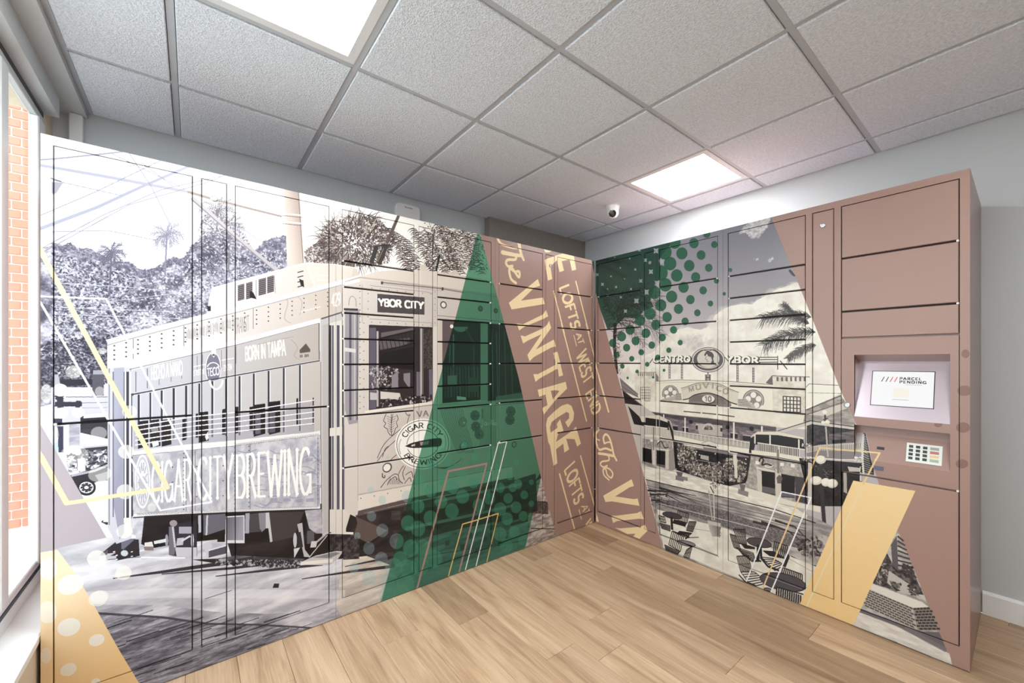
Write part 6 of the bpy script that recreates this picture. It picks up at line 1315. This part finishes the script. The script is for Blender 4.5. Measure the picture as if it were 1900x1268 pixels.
def lock(run, s, z, parent, r=0.0095):
    n = run.out(); M = Matrix.Translation(Vector(run.p(s, 0, z))) @ n.to_track_quat('Z', 'Y').to_matrix().to_4x4()
    o = obj('lock', lathe([(r*1.25, 0.0), (r*1.25, 0.003), (r, 0.0045), (r*0.85, 0.0045), (r*0.8, 0.003), (0, 0.003)], M, 20), M_CHROME, parent, smooth=False)
    return o

def locker(run, s0, W, cols, c1, nar, c2, label, kiosk=False, corner=None):
    t = thing('parcel_locker', label, 'locker', run.p(s0 + W/2, DEP/2, 0.0), 'printed parcel lockers')
    g = 0.0025
    # carcass set back behind the printed front
    cs0, cs1 = s0+g*0.2, s0+W-g*0.2
    if not kiosk: obj('carcass', multi(run.b(cs0, cs1, 0.0185, DEP, 0.0, LH)), M_CARC, t)
    else:
        k0, k1 = s0+c2[0]+0.02, s0+c2[1]-0.02
        obj('carcass', multi(run.b(cs0, k0, 0.0185, DEP, 0.0, LH), run.b(k1, cs1, 0.0185, DEP, 0.0, LH), run.b(k0, k1, 0.0185, DEP, 0.0, 0.80), run.b(k0, k1, 0.0185, DEP, 1.38, LH), run.b(k0, k1, 0.12, DEP, 0.80, 1.38)), M_CARC, t)
    gap_bm = bmesh.new(); box(gap_bm, *run.b(s0+(0.0006 if corner == 'a' else 0.02), s0+W-(0.0006 if corner == 'b' else 0.02), 0.0165, 0.0184, 0.05, LH-0.02))  # added dark sheet behind the gaps so they read as shaded
    if not kiosk: obj('gap_shade_panel', gap_bm, M_GAP_SHADE, t)
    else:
        gap_bm.free(); gap_bm = bmesh.new()
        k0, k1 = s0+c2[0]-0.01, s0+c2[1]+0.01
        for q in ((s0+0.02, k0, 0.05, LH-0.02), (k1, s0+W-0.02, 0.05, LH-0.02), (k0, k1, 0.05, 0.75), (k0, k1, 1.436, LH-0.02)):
            box(gap_bm, *run.b(q[0], q[1], 0.0165, 0.0184, q[2], q[3]))
        obj('gap_shade_panel', gap_bm, M_GAP_SHADE, t)
    # face frame: stiles and rails, flush with the doors
    fr = bmesh.new(); d1 = 0.0164; e = 0.0006; eL = 0.008 if corner == 'a' else e; eR = 0.008 if corner == 'b' else e
    zt, zb = 2.095, 0.093
    xs = [eL, c1[0], c1[1], nar[0], nar[1], c2[0], c2[1], W-eR]
    for a, b in ((0, 1), (2, 3), (4, 5), (6, 7)):
        box(fr, *run.b(s0+xs[a], s0+xs[b], 0, d1, zb, zt))
    box(fr, *run.b(s0+eL, s0+W-eR, 0, d1, zt, LH)); box(fr, *run.b(s0+eL, s0+W-eR, 0, d1, 0.004, zb))
    obj('face_frame', fr, run.mat, t, uv=run.uv)
    gv, gh = 0.0034, 0.0044
    for ci, (c, spl) in enumerate(((c1, cols[0]), (c2, cols[1]))):
        for k, (zh, zl) in enumerate(zip(spl, spl[1:])):
            if kiosk and ci == 1 and abs(zh-1.429) < 1e-3: continue
            th = gv if k == 0 else gh; tl = gv if k == len(spl)-2 else gh
            d = obj('door', face_panel(run, s0+c[0]+gv, s0+c[1]-gv, zl+tl, zh-th), run.mat, t, uv=run.uv)
            if k > 0:       # hinge pin in the gap at the outer edge
                hs = s0+c[0]+0.006 if ci == 0 else s0+c[1]-0.006
                obj('hinge', BX(*run.b(hs-0.004, hs+0.004, -0.0012, 0.012, zh-0.0042, zh+0.0042), 0.001), M_HINGE, d)
    pn = obj('service_panel', face_panel(run, s0+nar[0]+0.0034, s0+nar[1]-0.0034, zb+gv, zt-gv), run.mat, t, uv=run.uv)
    lock(run, s0+(nar[0]+nar[1])/2, 2.017, pn)
    return t

RL, RR = Run('L'), Run('R')
WL = (X0-XL)/3; kL = dict(c1=(0.0300, 0.4275), nar=(0.4550, 0.5460), c2=(0.5735, 0.9690))
WR = (Y0-YR)/2; kR = dict(c1=(0.0295, 0.4310), nar=(0.4590, 0.5530), c2=(0.5805, 0.9845))
locker(RL, 0.0, WL, (BIG, BIG), label='tall locker beside the window printed with tram side lettered CIGAR CITY BREWING', **kL)
locker(RL, WL, WL, (SMALL, SMALL), label='tall locker printed with tram front reading YBOR CITY and green triangle', **kL)
locker(RL, 2*WL, WL, (MED, MED), label='tall corner locker printed with yellow VINTAGE lettering on mauve', corner='b', **kL)
locker(RR, 0.0, WR, (MED, MED), label='tall corner locker printed with green dots and the roof sign CENTRO', corner='a', **kR)
LK = locker(RR, WR, WR, (SMALL, [2.095, 1.83, 1.562, 1.429, 0.757, 0.093]), label='tall mauve locker holding the lit touch screen and keypad', kiosk=True, **kR)

# ---------------------------------------------------------------- kiosk with screen and keypad, part of the last locker
ks0, ks1 = WR + kR['c2'][0], WR + kR['c2'][1]
yk1, yk0 = Y0-ks0-0.0028, Y0-ks1+0.0028            # kiosk face, left and right edge (world Y)
zk0, zk1 = 0.757+0.0042, 1.429-0.0042
oy1, oy0 = on_right(1585, 655)[0], on_right(1763, 655)[0]
oz0, oz1 = 0.835, 1.345
kb = bmesh.new()
for q in ((yk0, yk1, oz1, zk1), (yk0, yk1, zk0, oz0), (yk0, oy0, oz0, oz1), (oy1, yk1, oz0, oz1)):
    box(kb, X0, X0+0.0164, q[0], q[1], q[2], q[3])
kiosk = obj('kiosk', kb, M_PR, LK, uv=uvR)
# recess: a folded sheet following the profile (depth, z), with side cheeks
prof = [(0.0, oz1), (0.085, 1.313), (0.0, 1.041), (0.0, 1.0), (0.05, 0.995), (0.05, 0.955), (0.0, oz0)]
def sheet(i0, i1, y0=oy0, y1=oy1, th=0.0015):
    (d0, z0), (d1, z1) = prof[i0], prof[i1]
    bm = bmesh.new()
    n = Vector((z1-z0, 0, -(d1-d0))); n.normalize()
    if n.x < 0: n = -n
    for y in (y0, y1):
        pass
    P = [(X0+d0, y0, z0), (X0+d0, y1, z0), (X0+d1, y1, z1), (X0+d1, y0, z1)]
    A = [bm.verts.new(p) for p in P]; B = [bm.verts.new(Vector(p)+n*th) for p in P]
    bm.faces.new(A); bm.faces.new(B[::-1])
    for i in range(4): bm.faces.new((A[i], A[(i+1) % 4], B[(i+1) % 4], B[i]))
    return bm
obj('hood', sheet(0, 1), M_CARC, kiosk)
obj('screen_plate', sheet(1, 2), M_PLATE, kiosk)
obj('lip', sheet(2, 3), M_PR, kiosk, uv=uvR)
obj('ledge', sheet(3, 4), M_CARC, kiosk)
obj('recess_back', sheet(4, 5), M_CARC, kiosk)
obj('keypad_plate', sheet(5, 6), M_PR, kiosk, uv=uvR)
for y in (oy0, oy1):
    pts = [(X0+0.001, oz1), (X0+0.085, 1.313), (X0+0.001, 1.041), (X0+0.001, 1.0), (X0+0.05, 0.995), (X0+0.05, 0.955), (X0+0.001, oz0)]
    y2 = y-0.0015 if y == oy0 else y+0.0015
    obj('cheek', prism(pts, 'y', y, y2), M_CARC, kiosk)
def on_plane(px, py, zb, k):         # ray hit with x = X0 + k*(z - zb)
    v = ray(px, py); t = (X0 + k*(CAM_H - zb))/(v[0] - k*v[2])
    return Vector((v[0]*t, v[1]*t, CAM_H + v[2]*t))
KS, KK = 0.085/(1.313-1.041), 0.05/(0.955-0.835)
def plate_box(name, y0, y1, z0, z1, zb, k, th, mats, parent, bev=0.0, top_only=None, inset=None, uv=None):
    """thin box lying on a tilted plate; y0>y1 is its left edge"""
    bm = bmesh.new()
    n = Vector((-1, 0, k)); n.normalize()
    P = [Vector((X0+k*(z-zb), y, z)) for y, z in ((y0, z0), (y1, z0), (y1, z1), (y0, z1))]
    A = [bm.verts.new(p) for p in P]; B = [bm.verts.new(p+n*th) for p in P]
    bm.faces.new(A); ft = bm.faces.new(B)
    for i in range(4): bm.faces.new((A[i], A[(i+1) % 4], B[(i+1) % 4], B[i]))
    if inset:
        r = bmesh.ops.inset_region(bm, faces=[ft], thickness=inset, depth=0.0)
        ft.material_index = 1
    if uv:
        lay = bm.loops.layers.uv.new('print')
        for l, c in zip(ft.loops, ((0, 0), (1, 0), (1, 1), (0, 1))): l[lay].uv = c
        ft.material_index = 1
    return obj(name, bm, mats, parent)
s_tl, s_tr, s_br, s_bl = [on_plane(x, y, 1.041, KS) for x, y in ((1619.2, 689.6), (1733.8, 691), (1731.6, 758), (1616.6, 751.5))]
sy0, sy1 = (s_tl.y+s_bl.y)/2, (s_tr.y+s_br.y)/2; sz1, sz0 = (s_tl.z+s_tr.z)/2, (s_bl.z+s_br.z)/2
plate_box('screen_bezel', sy0+0.003, sy1-0.003, sz0-0.003, sz1+0.003, 1.041, KS, 0.0008, M_BLACK, kiosk)
M_SCR = bpy.data.materials.new('lit_screen'); M_SCR.use_nodes = True
_nt = M_SCR.node_tree; _b = _nt.nodes['Principled BSDF']; _it = _nt.nodes.new('ShaderNodeTexImage'); _it.image = IMG_S
_u = _nt.nodes.new('ShaderNodeUVMap'); _u.uv_map = 'print'; _nt.links.new(_u.outputs['UV'], _it.inputs['Vector'])
_b.inputs['Base Color'].default_value = (0.02, 0.02, 0.02, 1); _b.inputs['Roughness'].default_value = 0.15
_nt.links.new(_it.outputs['Color'], _b.inputs['Emission Color']); _b.inputs['Emission Strength'].default_value = 0.46
plate_box('screen', sy0, sy1, sz0, sz1, 1.041, KS, 0.0016, [M_BLACK, M_SCR], kiosk, uv=True)
k_tl, k_tr, k_br, k_bl = [on_plane(x, y, 0.835, KK) for x, y in ((1683.4, 821.8), (1749.7, 829.3), (1747, 866), (1680.3, 855.8))]
ky0, ky1 = (k_tl.y+k_bl.y)/2, (k_tr.y+k_br.y)/2; kz1, kz0 = (k_tl.z+k_tr.z)/2, (k_bl.z+k_br.z)/2
plate_box('keypad', ky0, ky1, kz0, kz1, 0.835, KK, 0.0025, M_STEEL, kiosk)
kw, kh = ky0-ky1, kz1-kz0
wide = [mat('key_grey', srgb(150, 148, 142), .5), mat('key_red', srgb(176, 110, 100), .5), mat('key_yellow', srgb(222, 190, 140), .5), mat('key_green', srgb(160, 170, 146), .5)]
for r in range(4):
    zz1 = kz1 - kh*(0.12+0.205*r); zz0 = zz1 - kh*0.145
    for c in range(4):
        a = 0.07+0.2*c; b = a+0.125 if c < 3 else 0.915
        m = [M_STEEL, M_MARK if c < 3 else wide[r]]
        bm_o = plate_box('key', ky0-kw*a, ky0-kw*b, zz0, zz1, 0.835, KK, 0.006, m, kiosk, inset=kh*0.034)
a_, b_ = on_plane(1627.4, 829, 0.835, KK), on_plane(1640.8, 835.7, 0.835, KK)
plate_box('scanner_slot', a_.y, b_.y, b_.z, a_.z, 0.835, KK, 0.002, M_BLACK, kiosk)
(ya, za), (yb, zb_) = on_right(1622, 864.5), on_right(1639, 874.0)
plate_box('card_reader', ya, yb, zb_, za, 0.835, 0.0, 0.004, [M_BLACK, mat('reader_window', srgb(92, 102, 128), .2)], kiosk, inset=0.005)
lk = lock(RR, Y0-0.5565, 1.094, kiosk, 0.010)

# ---------------------------------------------------------------- security camera on the ceiling
cx_, cy_ = 2.655, 2.06
zc_ = CEIL-0.007
t = thing('security_camera', 'small white dome security camera with black lens on the ceiling', 'camera', (cx_, cy_, zc_))
Mdn = Matrix.Translation((cx_, cy_, zc_)) @ Matrix.Rotation(math.pi, 4, 'X')
obj('base', lathe([(0, 0), (0.056, 0), (0.056, 0.010), (0.052, 0.020), (0.046, 0.040), (0.044, 0.05), (0, 0.05)], Mdn, 36), M_WHITEP, t, smooth=True)
look = Vector((0.25-cx_, 0.55-cy_, 1.10-zc_)); look.normalize()
bc = Vector((cx_, cy_, zc_-0.056))
Mb = Matrix.Translation(bc) @ look.to_track_quat('Z', 'Y').to_matrix().to_4x4()
R = 0.046
ball = [(R*math.sin(a), -R*math.cos(a)) for a in np.linspace(0, math.radians(136), 18)]
ball += [(0.030, 0.036), (0.029, 0.034)]
obj('ball', lathe(ball + [(0, 0.034)], Mb, 36), M_WHITEP, t, smooth=True)
obj('lens_window', lathe([(0, 0.0385), (0.012, 0.0384), (0.024, 0.037), (0.029, 0.0345)][::-1], Mb, 32), mat('lens_glass', srgb(14, 14, 16), 0.08, coat=0.5), t, smooth=True)
obj('lens', lathe([(0.012, 0.0386), (0.010, 0.0400), (0, 0.0402)], Mb, 24), mat('lens_core', srgb(70, 66, 68), 0.2), t, smooth=True)

# ---------------------------------------------------------------- wireless box on the wall above the lockers
rb = thing('wireless_router', 'flat white rounded wireless router on the wall above the tall lockers', 'router', (1.29, WALL_Y-0.03, 2.26))
bm = bmesh.new(); box(bm, 1.192, 1.388, WALL_Y-0.036, WALL_Y, 2.262, 2.505)
vert = [e for e in bm.edges if abs(e.verts[0].co.y-e.verts[1].co.y) > 0.02]
bmesh.ops.bevel(bm, geom=vert, offset=0.034, segments=6, affect='EDGES', profile=0.5)
fr_ = [e for e in bm.edges if all(abs(v.co.y-(WALL_Y-0.036)) < 1e-4 for v in e.verts)]
bmesh.ops.bevel(bm, geom=fr_, offset=0.008, segments=3, affect='EDGES', profile=0.5)
obj('shell', bm, M_WHITEP, rb)
mk = bmesh.new()
for k in range(6):
    x = 1.262 + k*0.0105
    box(mk, x, x+0.0065, WALL_Y-0.0364, WALL_Y-0.0359, 2.472, 2.481 if k else 2.484)
obj('logo', mk, mat('logo_grey', srgb(140, 140, 142), .5), rb)
